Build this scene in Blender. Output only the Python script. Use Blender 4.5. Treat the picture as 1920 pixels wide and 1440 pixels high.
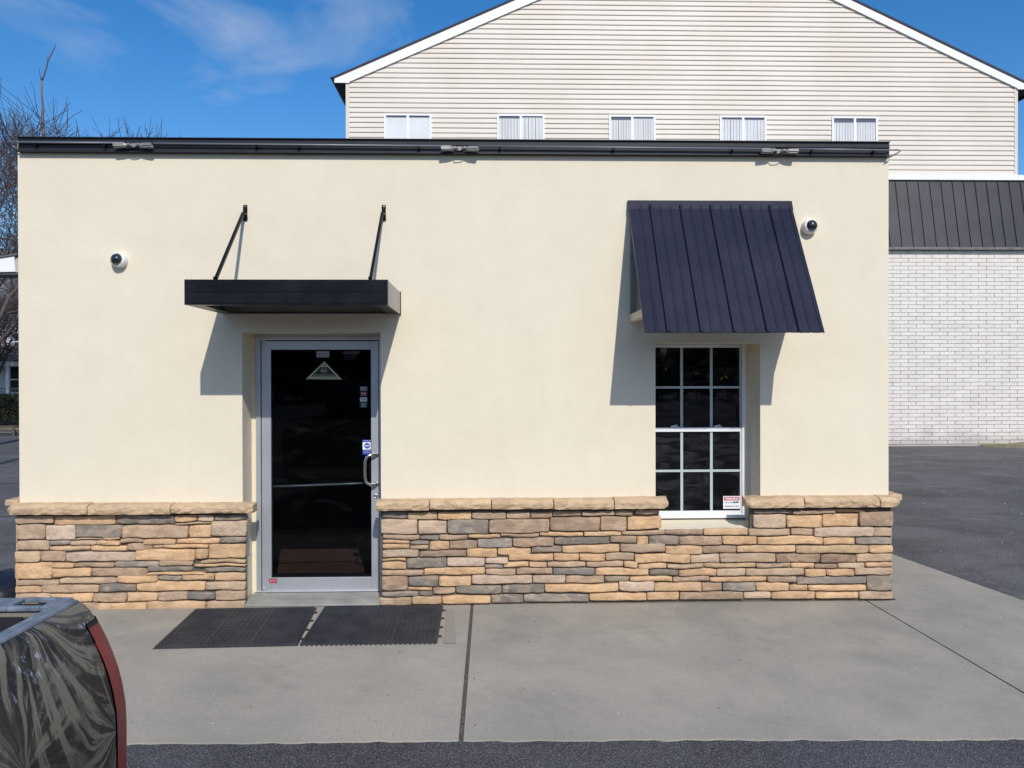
import bpy, math, random
from mathutils import Vector, Matrix, noise as mnoise
S = bpy.context.scene
for o in list(bpy.data.objects): bpy.data.objects.remove(o)
COL = S.collection
R = math.radians

# ------------------------------------------------------------------ camera
YAW, PITCH, ROLL, DIST, CAMZ, FPX = .0266581, -.0051313, -.0022885, 6.44881, 1.8, 1500.0
cy, sy, cp, sp = math.cos(YAW), math.sin(YAW), math.cos(PITCH), math.sin(PITCH)
FWD = Vector((sy*cp, cy*cp, sp)); RT = Vector((cy, -sy, 0)); UP = RT.cross(FWD)
cr, sr = math.cos(ROLL), math.sin(ROLL)
RT, UP = RT*cr+UP*sr, UP*cr-RT*sr
CAM = Vector((0, -DIST, CAMZ))
cam = bpy.data.cameras.new('camera'); camo = bpy.data.objects.new('camera', cam); COL.objects.link(camo)
m3 = Matrix((RT, UP, -FWD)).transposed()
camo.matrix_world = Matrix.Translation(CAM) @ m3.to_4x4()
cam.sensor_width = 36; cam.lens = 36*FPX/1920; cam.clip_end = 3000; cam.clip_start = .05
S.camera = camo
S.render.resolution_x, S.render.resolution_y = 1024, 768

# ------------------------------------------------------------------ sun and sky
SUN = Vector((.225, -1, .81)).normalized()          # towards the sun
el = math.asin(SUN.z); az = math.atan2(SUN.x, SUN.y)
W = bpy.data.worlds.new("World"); S.world = W; W.use_nodes = True
nt = W.node_tree; nt.nodes.clear(); N = nt.nodes.new; L = nt.links.new
out = N('ShaderNodeOutputWorld'); bg = N('ShaderNodeBackground'); bg.inputs[1].default_value = .105
sky = N('ShaderNodeTexSky'); sky.sky_type = 'NISHITA'; sky.sun_disc = False
sky.sun_elevation = el; sky.sun_rotation = az
sky.air_density = 1.0; sky.dust_density = .6; sky.ozone_density = 2.6
tc = N('ShaderNodeTexCoord')
mp = N('ShaderNodeMapping'); mp.inputs['Scale'].default_value = (2.2, 2.2, 5.5); mp.inputs['Location'].default_value = (0, 9.1, 4)
ns = N('ShaderNodeTexNoise'); ns.inputs['Scale'].default_value = 1.6; ns.inputs['Detail'].default_value = 9; ns.inputs['Roughness'].default_value = .58; ns.inputs['Distortion'].default_value = .5
rp = N('ShaderNodeValToRGB'); rp.color_ramp.elements[0].position = .535; rp.color_ramp.elements[1].position = .80
rp.color_ramp.elements[1].color = (.5, .5, .5, 1)
mx = N('ShaderNodeMixRGB'); mx.inputs[2].default_value = (6.0, 6.4, 7.2, 1)
tint = N('ShaderNodeMixRGB'); tint.blend_type = 'MULTIPLY'; tint.inputs[0].default_value = 1; tint.inputs[2].default_value = (1.09, 1.03, 1.08, 1)
hs = N('ShaderNodeHueSaturation'); hs.inputs['Saturation'].default_value = 1.38; hs.inputs['Value'].default_value = 1.25
L(tc.outputs['Generated'], mp.inputs[0]); L(mp.outputs[0], ns.inputs[0]); L(ns.outputs[0], rp.inputs[0])
L(sky.outputs[0], hs.inputs['Color']); L(hs.outputs[0], tint.inputs[1]); L(tint.outputs[0], mx.inputs[1]); L(rp.outputs[0], mx.inputs[0])
L(mx.outputs[0], bg.inputs[0]); L(bg.outputs[0], out.inputs[0])
sl = bpy.data.lights.new('sun', 'SUN'); sl.energy = 3.5; sl.angle = R(.5); sl.color = (1, .955, .89)
so = bpy.data.objects.new('sun', sl); COL.objects.link(so); so.location = (3, -12, 12)
so.rotation_euler = SUN.to_track_quat('Z', 'Y').to_euler()
S.view_settings.view_transform = 'Standard'; S.view_settings.look = 'None'
S.view_settings.gamma = 1; S.view_settings.use_curve_mapping = False; S.view_settings.exposure = 0.0
S.render.engine = 'CYCLES'; S.cycles.max_bounces = 8; S.cycles.transparent_max_bounces = 12

# ------------------------------------------------------------------ helpers
def at(x, y, Y=None, Z=None):
    d = FWD + RT*((x-960)/FPX) - UP*((y-720)/FPX)
    t = ((Y-CAM.y)/d.y) if Y is not None else ((Z-CAM.z)/d.z)
    return CAM + d*t

class MB:
    def __init__(s): s.v = []; s.f = []; s.m = []
    def quad(s, a, b, c, d, m=0):
        n = len(s.v); s.v += [tuple(a), tuple(b), tuple(c), tuple(d)]; s.f.append((n, n+1, n+2, n+3)); s.m.append(m)
    def poly(s, pts, m=0):
        n = len(s.v); s.v += [tuple(p) for p in pts]; s.f.append(tuple(range(n, n+len(pts)))); s.m.append(m)
    def box(s, x0, x1, y0, y1, z0, z1, m=0):
        n = len(s.v)
        s.v += [(x0,y0,z0),(x1,y0,z0),(x1,y1,z0),(x0,y1,z0),(x0,y0,z1),(x1,y0,z1),(x1,y1,z1),(x0,y1,z1)]
        for f in ((0,3,2,1),(4,5,6,7),(0,1,5,4),(1,2,6,5),(2,3,7,6),(3,0,4,7)):
            s.f.append(tuple(n+i for i in f)); s.m.append(m)
    def prism(s, pts, axis, a0, a1, m=0):
        # pts: 2D polygon in the two other axes (order x,y,z minus axis)
        def mk(p, a):
            q = list(p); q.insert(axis, a); return tuple(q)
        n = len(s.v); k = len(pts)
        s.v += [mk(p, a0) for p in pts] + [mk(p, a1) for p in pts]
        s.f.append(tuple(n+i for i in range(k))); s.m.append(m)
        s.f.append(tuple(n+k+i for i in reversed(range(k)))); s.m.append(m)
        for i in range(k):
            j = (i+1) % k; s.f.append((n+i, n+k+i, n+k+j, n+j)); s.m.append(m)
    def bar(s, p, q, w, h, m=0, up=(0,0,1)):
        p, q = Vector(p), Vector(q); d = (q-p).normalized(); u = Vector(up)
        a = d.cross(u); a = a.normalized() if a.length > 1e-4 else Vector((1,0,0)); b = a.cross(d)
        n = len(s.v)
        for c in (p, q):
            for e, f in ((-1,-1),(1,-1),(1,1),(-1,1)): s.v.append(tuple(c+a*e*w/2+b*f*h/2))
        for f in ((0,1,2,3),(7,6,5,4),(0,4,5,1),(1,5,6,2),(2,6,7,3),(3,7,4,0)):
            s.f.append(tuple(n+i for i in f)); s.m.append(m)
    def tube(s, pts, rad, n=6, m=0, cap=True):
        pts = [Vector(p) for p in pts]; rs = rad if isinstance(rad, (list, tuple)) else [rad]*len(pts)
        base = len(s.v); prev = None
        for i, p in enumerate(pts):
            d = (pts[min(i+1, len(pts)-1)] - pts[max(i-1, 0)]).normalized()
            a = d.cross(Vector((0,0,1)) if abs(d.z) < .93 else Vector((1,0,0))).normalized()
            if prev is not None:
                a = (prev - d*prev.dot(d)).normalized()
            prev = a; b = d.cross(a)
            for k in range(n):
                t = 2*math.pi*k/n; s.v.append(tuple(p+(a*math.cos(t)+b*math.sin(t))*rs[i]))
        for i in range(len(pts)-1):
            for k in range(n):
                k2 = (k+1) % n
                s.f.append((base+i*n+k, base+i*n+k2, base+(i+1)*n+k2, base+(i+1)*n+k)); s.m.append(m)
        if cap:
            s.f.append(tuple(base+k for k in reversed(range(n)))); s.m.append(m)
            e = base+(len(pts)-1)*n; s.f.append(tuple(e+k for k in range(n))); s.m.append(m)
    def lathe(s, prof, c, axis=Vector((0,-1,0)), n=24, m=0):
        # prof: (radius, height along axis)
        axis = Vector(axis).normalized(); a = axis.cross(Vector((0,0,1))).normalized(); b = axis.cross(a); c = Vector(c)
        base = len(s.v)
        for r, h in prof:
            for k in range(n):
                t = 2*math.pi*k/n; s.v.append(tuple(c+axis*h+(a*math.cos(t)+b*math.sin(t))*r))
        for i in range(len(prof)-1):
            for k in range(n):
                k2 = (k+1) % n
                s.f.append((base+i*n+k, base+i*n+k2, base+(i+1)*n+k2, base+(i+1)*n+k)); s.m.append(m)
    def build(s, name, mats, parent=None, smooth=False, bevel=0, label=None, cat=None, kind=None, group=None, auto=False):
        me = bpy.data.meshes.new(name); me.from_pydata(s.v, [], s.f)
        for mt in (mats if isinstance(mats, (list, tuple)) else [mats]): me.materials.append(mt)
        me.polygons.foreach_set('material_index', s.m)
        if smooth: me.polygons.foreach_set('use_smooth', [True]*len(s.f))
        me.update()
        o = bpy.data.objects.new(name, me); COL.objects.link(o)
        if parent: o.parent = parent
        if bevel:
            b = o.modifiers.new('bevel', 'BEVEL'); b.width = bevel; b.segments = 2; b.limit_method = 'ANGLE'; b.angle_limit = R(40)
        tag(o, label, cat, kind, group)
        return o

def tag(o, label=None, cat=None, kind=None, group=None):
    if label: o['label'] = label
    if cat: o['category'] = cat
    if kind: o['kind'] = kind
    if group: o['group'] = group
    return o
def thing(name, label=None, cat=None, loc=(0,0,0), group=None, kind=None, parent=None):
    o = bpy.data.objects.new(name, None); COL.objects.link(o); o.location = loc; o.empty_display_size = .2
    if parent: o.parent = parent
    return tag(o, label, cat, kind, group)
# parts are given in world coordinates; each Empty is moved to the foot of its parts at the end

# ------------------------------------------------------------------ materials
def mat(name, col, rough=.6, metal=0, spec=.5, bump=None, var=None, coat=0, objcol=False):
    """bump=(scale, strength, distance)  var=(scale, colour2, lo, hi)"""
    m = bpy.data.materials.new(name); m.use_nodes = True; t = m.node_tree
    b = t.nodes['Principled BSDF']; b.inputs['Roughness'].default_value = rough; b.inputs['Metallic'].default_value = metal
    b.inputs['Specular IOR Level'].default_value = spec; b.inputs['Base Color'].default_value = (*col, 1)
    b.inputs['Coat Weight'].default_value = coat
    c = t.nodes.new('ShaderNodeTexCoord')
    if var:
        n = t.nodes.new('ShaderNodeTexNoise'); n.inputs['Scale'].default_value = var[0]; n.inputs['Detail'].default_value = 6
        r = t.nodes.new('ShaderNodeValToRGB'); r.color_ramp.elements[0].position = var[2]; r.color_ramp.elements[1].position = var[3]
        r.color_ramp.elements[0].color = (*col, 1); r.color_ramp.elements[1].color = (*var[1], 1)
        t.links.new(c.outputs['Object'], n.inputs[0]); t.links.new(n.outputs[0], r.inputs[0]); t.links.new(r.outputs[0], b.inputs['Base Color'])
    if bump:
        n2 = t.nodes.new('ShaderNodeTexNoise'); n2.inputs['Scale'].default_value = bump[0]; n2.inputs['Detail'].default_value = 5
        bp = t.nodes.new('ShaderNodeBump'); bp.inputs['Strength'].default_value = bump[1]; bp.inputs['Distance'].default_value = bump[2]
        t.links.new(c.outputs['Object'], n2.inputs[0]); t.links.new(n2.outputs[0], bp.inputs['Height']); t.links.new(bp.outputs[0], b.inputs['Normal'])
    return m
class NT:
    def __init__(s, m): s.t = m.node_tree; s.b = s.t.nodes['Principled BSDF']; s.c = s.t.nodes.new('ShaderNodeTexCoord')
    def map(s, scale, loc=(0,0,0), rot=(0,0,0), src=None):
        n = s.t.nodes.new('ShaderNodeMapping'); n.inputs['Scale'].default_value = scale; n.inputs['Location'].default_value = loc; n.inputs['Rotation'].default_value = rot
        s.t.links.new(src or s.c.outputs['Object'], n.inputs[0]); return n.outputs[0]
    def noise(s, vec, scale, detail=5, rough=.5, dist=0):
        n = s.t.nodes.new('ShaderNodeTexNoise'); n.inputs['Scale'].default_value = scale; n.inputs['Detail'].default_value = detail
        n.inputs['Roughness'].default_value = rough; n.inputs['Distortion'].default_value = dist
        s.t.links.new(vec, n.inputs[0]); return n.outputs[0]
    def voro(s, vec, scale, feat='F1', out='Distance'):
        n = s.t.nodes.new('ShaderNodeTexVoronoi'); n.inputs['Scale'].default_value = scale; n.feature = feat
        s.t.links.new(vec, n.inputs[0]); return n.outputs[out]
    def wave(s, vec, scale, dist, detail=2, dscale=1):
        n = s.t.nodes.new('ShaderNodeTexWave'); n.inputs['Scale'].default_value = scale; n.inputs['Distortion'].default_value = dist
        n.inputs['Detail'].default_value = detail; n.inputs['Detail Scale'].default_value = dscale
        s.t.links.new(vec, n.inputs[0]); return n.outputs['Fac']
    def ramp(s, fac, stops):
        n = s.t.nodes.new('ShaderNodeValToRGB'); e = n.color_ramp.elements
        while len(e) < len(stops): e.new(.5)
        for i, (p, c) in enumerate(stops):
            e[i].position = p; e[i].color = (*c, 1) if isinstance(c, tuple) else (c, c, c, 1)
        s.t.links.new(fac, n.inputs[0]); return n.outputs[0]
    def mix(s, fac, a, b, mode='MIX'):
        n = s.t.nodes.new('ShaderNodeMixRGB'); n.blend_type = mode
        for i, v in ((0, fac), (1, a), (2, b)):
            if isinstance(v, (int, float)): n.inputs[i].default_value = v if i == 0 else (v, v, v, 1)
            elif isinstance(v, tuple): n.inputs[i].default_value = (*v, 1)
            else: s.t.links.new(v, n.inputs[i])
        return n.outputs[0]
    def math(s, op, a, b=0):
        n = s.t.nodes.new('ShaderNodeMath'); n.operation = op
        for i, v in ((0, a), (1, b)):
            if isinstance(v, (int, float)): n.inputs[i].default_value = v
            else: s.t.links.new(v, n.inputs[i])
        return n.outputs[0]
    def base(s, c): s.t.links.new(c, s.b.inputs['Base Color'])
    def rough(s, c): s.t.links.new(c, s.b.inputs['Roughness'])
    def bump(s, h, strength, dist, prev=None):
        n = s.t.nodes.new('ShaderNodeBump'); n.inputs['Strength'].default_value = strength; n.inputs['Distance'].default_value = dist
        s.t.links.new(h, n.inputs['Height'])
        if prev: s.t.links.new(prev, n.inputs['Normal'])
        s.t.links.new(n.outputs[0], s.b.inputs['Normal']); return n.outputs[0]

# stucco: cream, slightly uneven trowelled finish
M = {}
m = M['stucco'] = mat('stucco', (.78, .69, .53), .88, spec=.25); n = NT(m)
v = n.map((1,1,1)); big = n.noise(v, 1.1, 4, .55); mid = n.noise(v, 5, 5, .6)
c1 = n.ramp(big, [(.30, (.745, .668, .51)), (.70, (.78, .705, .545))])
c2 = n.ramp(mid, [(.35, .965), (.7, 1.0)])
col = n.mix(1, c1, c2, 'MULTIPLY')
spot = n.ramp(n.noise(n.map((1,1,2.2), (3,0,0)), 9, 6, .7), [(.66, 0.), (.78, 1.)])
col = n.mix(n.math('MULTIPLY', spot, .25), col, (.83, .765, .64))
runs = n.ramp(n.noise(n.map((5,5,.35)), 2.2, 5, .6), [(.52, 0.), (.8, 1.)])
col = n.mix(n.math('MULTIPLY', runs, .15), col, (.65, .585, .47)); n.base(col)
p = n.bump(n.noise(v, 2.6, 3, .5), .6, .012); p = n.bump(n.noise(v, 22, 4, .6), .35, .0025, p); n.bump(n.noise(v, 260, 2, .6), .35, .0012, p)
# stone: colour per object, blotched
m = M['stone'] = mat('cultured_stone', (.4,.3,.2), .86, spec=.3); n = NT(m)
oi = n.t.nodes.new('ShaderNodeObjectInfo')
av = n.t.nodes.new('ShaderNodeVectorMath'); av.operation = 'MULTIPLY_ADD'
n.t.links.new(n.c.outputs['Object'], av.inputs[0]); av.inputs[1].default_value = (1,1,1)
cb = n.t.nodes.new('ShaderNodeCombineXYZ'); rr = n.math('MULTIPLY', oi.outputs['Random'], 40)
for i in range(3): n.t.links.new(rr, cb.inputs[i])
n.t.links.new(cb.outputs[0], av.inputs[2]); v = n.map((1,1,1.8), src=av.outputs[0])
blot = n.noise(v, 9, 6, .6); fine = n.noise(v, 60, 5, .7)
c = n.mix(n.ramp(blot, [(.34, .0), (.62, .85)]), oi.outputs['Color'], n.mix(.55, oi.outputs['Color'], (.24, .17, .12)))
c = n.mix(n.ramp(n.noise(v, 6, 5, .6, .8), [(.46, .0), (.62, .85)]), c, n.mix(.45, oi.outputs['Color'], (.70, .50, .33)))
c = n.mix(n.math('MULTIPLY', n.ramp(fine, [(.3, 1.), (.6, 0.)]), .3), c, (.26, .19, .13)); n.base(c)
p = n.bump(n.noise(v, 14, 6, .65), .9, .016); n.bump(n.noise(v, 70, 6, .7), .6, .004, p)
M['mortar'] = mat('mortar', (.11, .095, .078), .95, bump=(60, .6, .006))
M['black_metal'] = mat('black_painted_metal', (.0065, .0078, .0115), .32, spec=.14, bump=(3, .25, .01), var=(6, (.013,.014,.018), .4, .7))
M['navy_metal'] = mat('dark_navy_metal', (.026, .030, .052), .4, spec=.14, bump=(4, .35, .01), var=(5, (.036,.039,.06), .35, .7))
n = NT(M['navy_metal'])
sc = n.ramp(n.noise(n.map((3,3,.5)), 26, 4, .7), [(.74, (.028,.032,.055)), (.78, (.25,.26,.28))]); vv = n.ramp(n.noise(n.map((1,1,1)), 2.2, 4, .6), [(.35, (.0145,.017,.034)), (.7, (.025,.027,.046))])
n.base(n.mix(n.ramp(n.noise(n.map((3,3,.6)), 30, 3, .7), [(.75, 0.), (.78, .5)]), vv, (.25, .27, .3)))
M['trim_metal'] = mat('roof_trim_metal', (.014, .0145, .019), .45, spec=.35, bump=(3, .25, .01), var=(6, (.019,.0195,.025), .4, .7))
M['beige_metal'] = mat('beige_metal', (.46, .43, .37), .5, bump=(5, .2, .01), var=(4, (.40,.375,.33), .4, .7))
M['aluminium'] = mat('brushed_aluminium', (.50, .52, .55), .42, metal=.55, bump=(30, .15, .002), var=(4, (.44,.46,.49), .4, .7))
M['steel'] = mat('satin_steel', (.62, .62, .63), .25, metal=1)
M['white_vinyl'] = mat('white_vinyl', (.78, .79, .80), .4, var=(3, (.72,.73,.74), .4, .7))
M['muntin'] = mat('grey_vinyl_grid', (.44,.50,.50), .5)
M['pvc'] = mat('white_plastic', (.80, .80, .79), .35)
M['dark_gap'] = mat('dark_gap', (.01, .01, .012), .8)
M['grey_metal'] = mat('grey_cast_metal', (.28, .28, .265), .45, metal=.3, bump=(40, .3, .003), var=(14, (.24,.24,.23), .4, .7))
M['conduit'] = mat('conduit_grey', (.20, .21, .24), .5, metal=.3)
def glassmat(name, tr, refl, tintc=(.6,.65,.7)):
    m = bpy.data.materials.new(name); m.use_nodes = True; t = m.node_tree; t.nodes.clear()
    o = t.nodes.new('ShaderNodeOutputMaterial'); a = t.nodes.new('ShaderNodeBsdfTransparent'); a.inputs[0].default_value = (tr*tintc[0], tr*tintc[1], tr*tintc[2], 1)
    g = t.nodes.new('ShaderNodeBsdfGlossy'); g.inputs['Roughness'].default_value = .015; g.inputs[0].default_value = (.85,.92,1,1)
    f = t.nodes.new('ShaderNodeFresnel'); f.inputs[0].default_value = 1.45
    mu = t.nodes.new('ShaderNodeMath'); mu.operation = 'MULTIPLY'; mu.inputs[1].default_value = refl
    x = t.nodes.new('ShaderNodeMixShader'); t.links.new(f.outputs[0], mu.inputs[0]); t.links.new(mu.outputs[0], x.inputs[0])
    t.links.new(a.outputs[0], x.inputs[1]); t.links.new(g.outputs[0], x.inputs[2]); 
    # a thin uneven pale film, dust and painted-in streaks of reflection
    c = t.nodes.new('ShaderNodeTexCoord'); mp = t.nodes.new('ShaderNodeMapping'); mp.inputs['Scale'].default_value = (1.0,1,3.0)
    nz = t.nodes.new('ShaderNodeTexNoise'); nz.inputs['Scale'].default_value = 3; nz.inputs['Detail'].default_value = 6; nz.inputs['Distortion'].default_value = 1.2
    r = t.nodes.new('ShaderNodeValToRGB'); r.color_ramp.elements[0].position = .55; r.color_ramp.elements[0].color = (.002,.002,.002,1); r.color_ramp.elements[1].position = .82; r.color_ramp.elements[1].color = (.014,.014,.014,1)
    d = t.nodes.new('ShaderNodeBsdfDiffuse'); d.inputs[0].default_value = (.5,.55,.6,1); y = t.nodes.new('ShaderNodeMixShader')
    t.links.new(c.outputs['Object'], mp.inputs[0]); t.links.new(mp.outputs[0], nz.inputs[0]); t.links.new(nz.outputs[0], r.inputs[0]); t.links.new(r.outputs[0], y.inputs[0])
    t.links.new(x.outputs[0], y.inputs[1]); t.links.new(d.outputs[0], y.inputs[2]); t.links.new(y.outputs[0], o.inputs[0])
    return m
M['glass'] = glassmat('dark_tinted_glass', .62, .35)
M['window_glass'] = glassmat('painted_reflection_glass', .5, .5)  # stronger pale film here paints in the window's faint streaky reflections
for nn_ in M['window_glass'].node_tree.nodes:
    if nn_.type == 'VALTORGB': nn_.color_ramp.elements[0].position = .44; nn_.color_ramp.elements[0].color = (.008,.008,.008,1); nn_.color_ramp.elements[1].position = .74; nn_.color_ramp.elements[1].color = (.055,.055,.055,1)
    if nn_.type == 'MAPPING': nn_.inputs['Scale'].default_value = (1.3,1,4.2)
M['far_glass'] = glassmat('clear_glass', .97, 1.6, (1,1,1))
# concrete
def concrete(name, a, b2, c3, k=1):
    m = mat(name, a, .9, spec=.3); n = NT(m); v = n.map((k,k,k))
    col = n.mix(n.ramp(n.noise(v, .9, 5, .6, .4), [(.35, 0.), (.65, 1.)]), a, b2)
    col = n.mix(n.math('MULTIPLY', n.ramp(n.noise(n.map((1,1,1),(7,3,0)), 2.6, 6, .65), [(.45, 0.), (.72, 1.)]), .6), col, c3)
    col = n.mix(n.math('MULTIPLY', n.ramp(n.noise(v, 45, 4, .75), [(.35, 1.), (.6, 0.)]), .22), col, (.14,.135,.125))
    col = n.mix(n.math('MULTIPLY', n.ramp(n.noise(v, 24, 6, .8), [(.68, 0.), (.74, 1.)]), .4), col, (.42,.41,.39))
    col = n.mix(n.math('MULTIPLY', n.ramp(n.voro(v, 3.5), [(.018, 1.), (.028, 0.)]), .6), col, (.08,.075,.07))
    col = n.mix(n.math('MULTIPLY', n.ramp(n.noise(n.map((1,.8,1),(2,8,0)), 1.7, 7, .7, .5), [(.54, 0.), (.66, 1.)]), .30), col, (.21,.20,.17))
    col = n.mix(n.math('MULTIPLY', n.ramp(n.noise(n.map((1,1,1),(9,1,0)), 11, 6, .7), [(.56, 0.), (.72, 1.)]), .25), col, (.25,.235,.20))
    n.base(col); p = n.bump(n.noise(v, 6, 4, .6), .3, .004); n.bump(n.noise(v, 180, 4, .7), .5, .0015, p); return m
M['concrete'] = concrete('concrete', (.41,.37,.305), (.30,.282,.238), (.44,.39,.315))
M['threshold'] = concrete('threshold_concrete', (.40,.40,.35), (.27,.28,.25), (.16,.16,.14), 3.5)
M['joint'] = mat('joint_filler', (.07,.058,.048), .95, bump=(90, .9, .006), var=(60, (.17,.14,.11), .45, .7))
# asphalt
def asphalt(name, base, speck, dens, k=1):
    m = mat(name, base, .8, spec=.35); n = NT(m); v = n.map((1,1,1))
    a2 = tuple(x*1.75 for x in base); a3 = tuple(x*.62 for x in base)
    col = n.mix(n.ramp(n.noise(n.map((1,1.1,1)), .7, 8, .68, .6), [(.38, 0.), (.64, 1.)]), base, a2)
    col = n.mix(n.ramp(n.noise(n.map((.8,1.2,1),(5,2,0)), 1.1, 8, .7, .8), [(.48, 0.), (.68, .85)]), col, a3)
    g = n.voro(v, 230*k, out='Color')
    sep = n.t.nodes.new('ShaderNodeSeparateColor'); n.t.links.new(g, sep.inputs[0])
    sp1 = n.ramp(sep.outputs[0], [(dens, 0.), (dens+.02, 1.)])
    dd = n.ramp(n.voro(v, 230*k), [(.35, 1.), (.55, 0.)])
    col = n.mix(n.math('MULTIPLY', n.math('MULTIPLY', sp1, dd), speck), col, (.42,.42,.43))
    col = n.mix(n.math('MULTIPLY', n.ramp(n.noise(n.map((1,1.6,1)), 9, 6, .8), [(.58, 0.), (.68, 1.)]), .3), col, (.2,.2,.21))
    n.base(col); p = n.bump(n.voro(v, 120), .9, .006); n.bump(n.noise(v, 2, 5, .6), .4, .02, p); return m
M['asphalt'] = asphalt('asphalt_front', (.043,.0425,.048), .6, .66)
M['asphalt_lot'] = asphalt('asphalt_lot', (.082,.079,.077), .5, .78, .5)

# ------------------------------------------------------------------ ground
mb = MB(); mb.box(-600, 600, -300, 900, -.5, -.03)
mb.build('ground', M['asphalt_lot'], kind='structure', label=None)
mb = MB(); mb.quad((-30,-2.40,-.006),(30,-2.40,-.006),(30,-30,-.006),(-30,-30,-.006)); 
mb.f[0] = tuple(reversed(mb.f[0])); mb.build('driveway', M['asphalt'], kind='structure')
# sidewalk slabs
sw = thing('sidewalk', kind='structure')
random.seed(4)
XJ = -.153; XJ2 = 3.05
def slab(pts, z=0.0, mt='concrete', edge_jit=True):
    mb = MB(); mb.prism(pts, 2, z-.12, z); return mb.build('slab', M[mt], sw, bevel=.002)
def wob(x0, x1, y0, y1):
    k = 60; return [(x0+(x1-x0)*i/k, y0+(y1-y0)*i/k+random.uniform(-.011, .008)) for i in range(k+1)]
slab([(-4.15,-2.42)] + wob(-4.15, XJ-.012, -2.42, -2.455)[1:-1] + [(XJ-.012,-2.455),(XJ-.012,-.03),(-4.15,-.03)])
slab([(XJ+.012,-2.456)] + wob(XJ+.012, XJ2-.006, -2.456, -2.535)[1:-1] + [(XJ2-.006,-2.535),(XJ2-.006,-.03),(XJ+.012,-.03)])
slab([(XJ2+.006,-2.535)] + wob(XJ2+.006, 4.52, -2.535, -2.56)[1:-1] + [(4.52,-2.56),(4.32,-.1),(4.13,1.6),(4.05,6.5),(3.3,6.5),(3.3,-.03),(XJ2+.006,-.03)])
mb = MB(); mb.box(XJ-.011, XJ+.011, -2.45, -.04, -.1, -.004); mb.build('joint_strip', M['joint'], sw)
mb = MB(); mb.box(XJ2-.0055, XJ2+.0055, -2.52, -.04, -.1, -.01); mb.build('joint_strip', M['dark_gap'], sw)

# ------------------------------------------------------------------ main building
B = thing('stucco_building', 'single storey cream stucco building with stone base and black roof trim', 'building')
XL, XR, ZT = -3.741, 3.248, 3.723
REC = .25
dl, dr, dt = at(454.5, 800, 0).x, at(714, 800, 0).x, at(585, 623, 0).z
wl, wr, wt, wb = at(1229, 800, 0).x, at(1425.5, 800, 0).x, at(1320, 643, 0).z, at(1320, 991.5, 0).z
mb = MB(); T = .27
for a in ((XL, dl, 0, ZT-.02), (dl, dr, dt, ZT-.02), (dr, wl, 0, ZT-.02), (wl, wr, wt, ZT-.02), (wl, wr, 0, wb-.005), (wr, XR, 0, ZT-.02)):
    mb.box(a[0], a[1], 0, T, a[2], a[3])
mb.box(XL, XL+.2, T, 7, 0, ZT-.02); mb.box(XR-.2, XR, T, 7, 0, ZT-.02); mb.box(XL+.2, XR-.2, 6.8, 7, 0, ZT-.02)
# stucco returns beside the door and window frames
dfl = at(481, 800, REC).x; wfr = at(1398.6, 800, REC).x
mb.box(dl, dfl, REC, REC+.1, 0, dt); mb.box(wfr, wr, REC, REC+.1, wb, wt)
mb.build('wall', M['stucco'], B)
# sloping window sill
mb = MB(); mb.prism([(0.0, wb-.1), (0.0, wb), (REC+.02, wb+.03), (REC+.02, wb-.1)], 0, wl+.001, wr-.001); mb.build('sill', M['stucco'], B)
mb = MB(); mb.box(XL+.05, XR-.05, .05, 6.9, ZT-.25, ZT-.12); mb.build('roof', M['black_metal'], B)
# interior
mb = MB(); mb.box(XL+.2, XR-.2, T, 6.8, -.02, .015); mfl = M['tile'] = mat('brown_floor_tile', (.20,.085,.055), .35); n = NT(mfl)
bt = n.t.nodes.new('ShaderNodeTexBrick'); bt.inputs['Scale'].default_value = 5; bt.inputs['Color1'].default_value = (.34,.18,.12,1); bt.inputs['Color2'].default_value = (.27,.14,.10,1); bt.inputs['Mortar'].default_value = (.06,.04,.03,1)
n.t.links.new(n.c.outputs['Object'], bt.inputs[0]); n.base(bt.outputs[0]); mb.build('interior_floor', mfl, B)
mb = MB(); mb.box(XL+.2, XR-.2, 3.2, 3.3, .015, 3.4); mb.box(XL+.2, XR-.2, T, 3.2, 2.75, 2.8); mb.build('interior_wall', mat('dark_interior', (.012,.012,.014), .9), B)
# roof trim
mb = MB()
zt0, zt1 = at(33, 285, -.03).z, at(33, 258.5, -.03).z
xa, xb = at(33, 270, -.04).x, at(1668, 280, -.04).x
mb.box(xa, xb, -.034, .3, zt0, zt1); mb.box(xa, xb, -.05, -.0401, zt0, zt0+.008); mb.box(xa-.002, xb+.002, -.05, .3, zt1, zt1+.006)
mb.box(xa, xb, -.048, -.0401, zt0+.066, zt0+.074)
mb.box(xa, xa+.05, .3, 7, zt0, zt1); mb.box(xb-.05, xb, .3, 7, zt0, zt1)
mb.build('roof_trim', M['trim_metal'], B)

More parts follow.
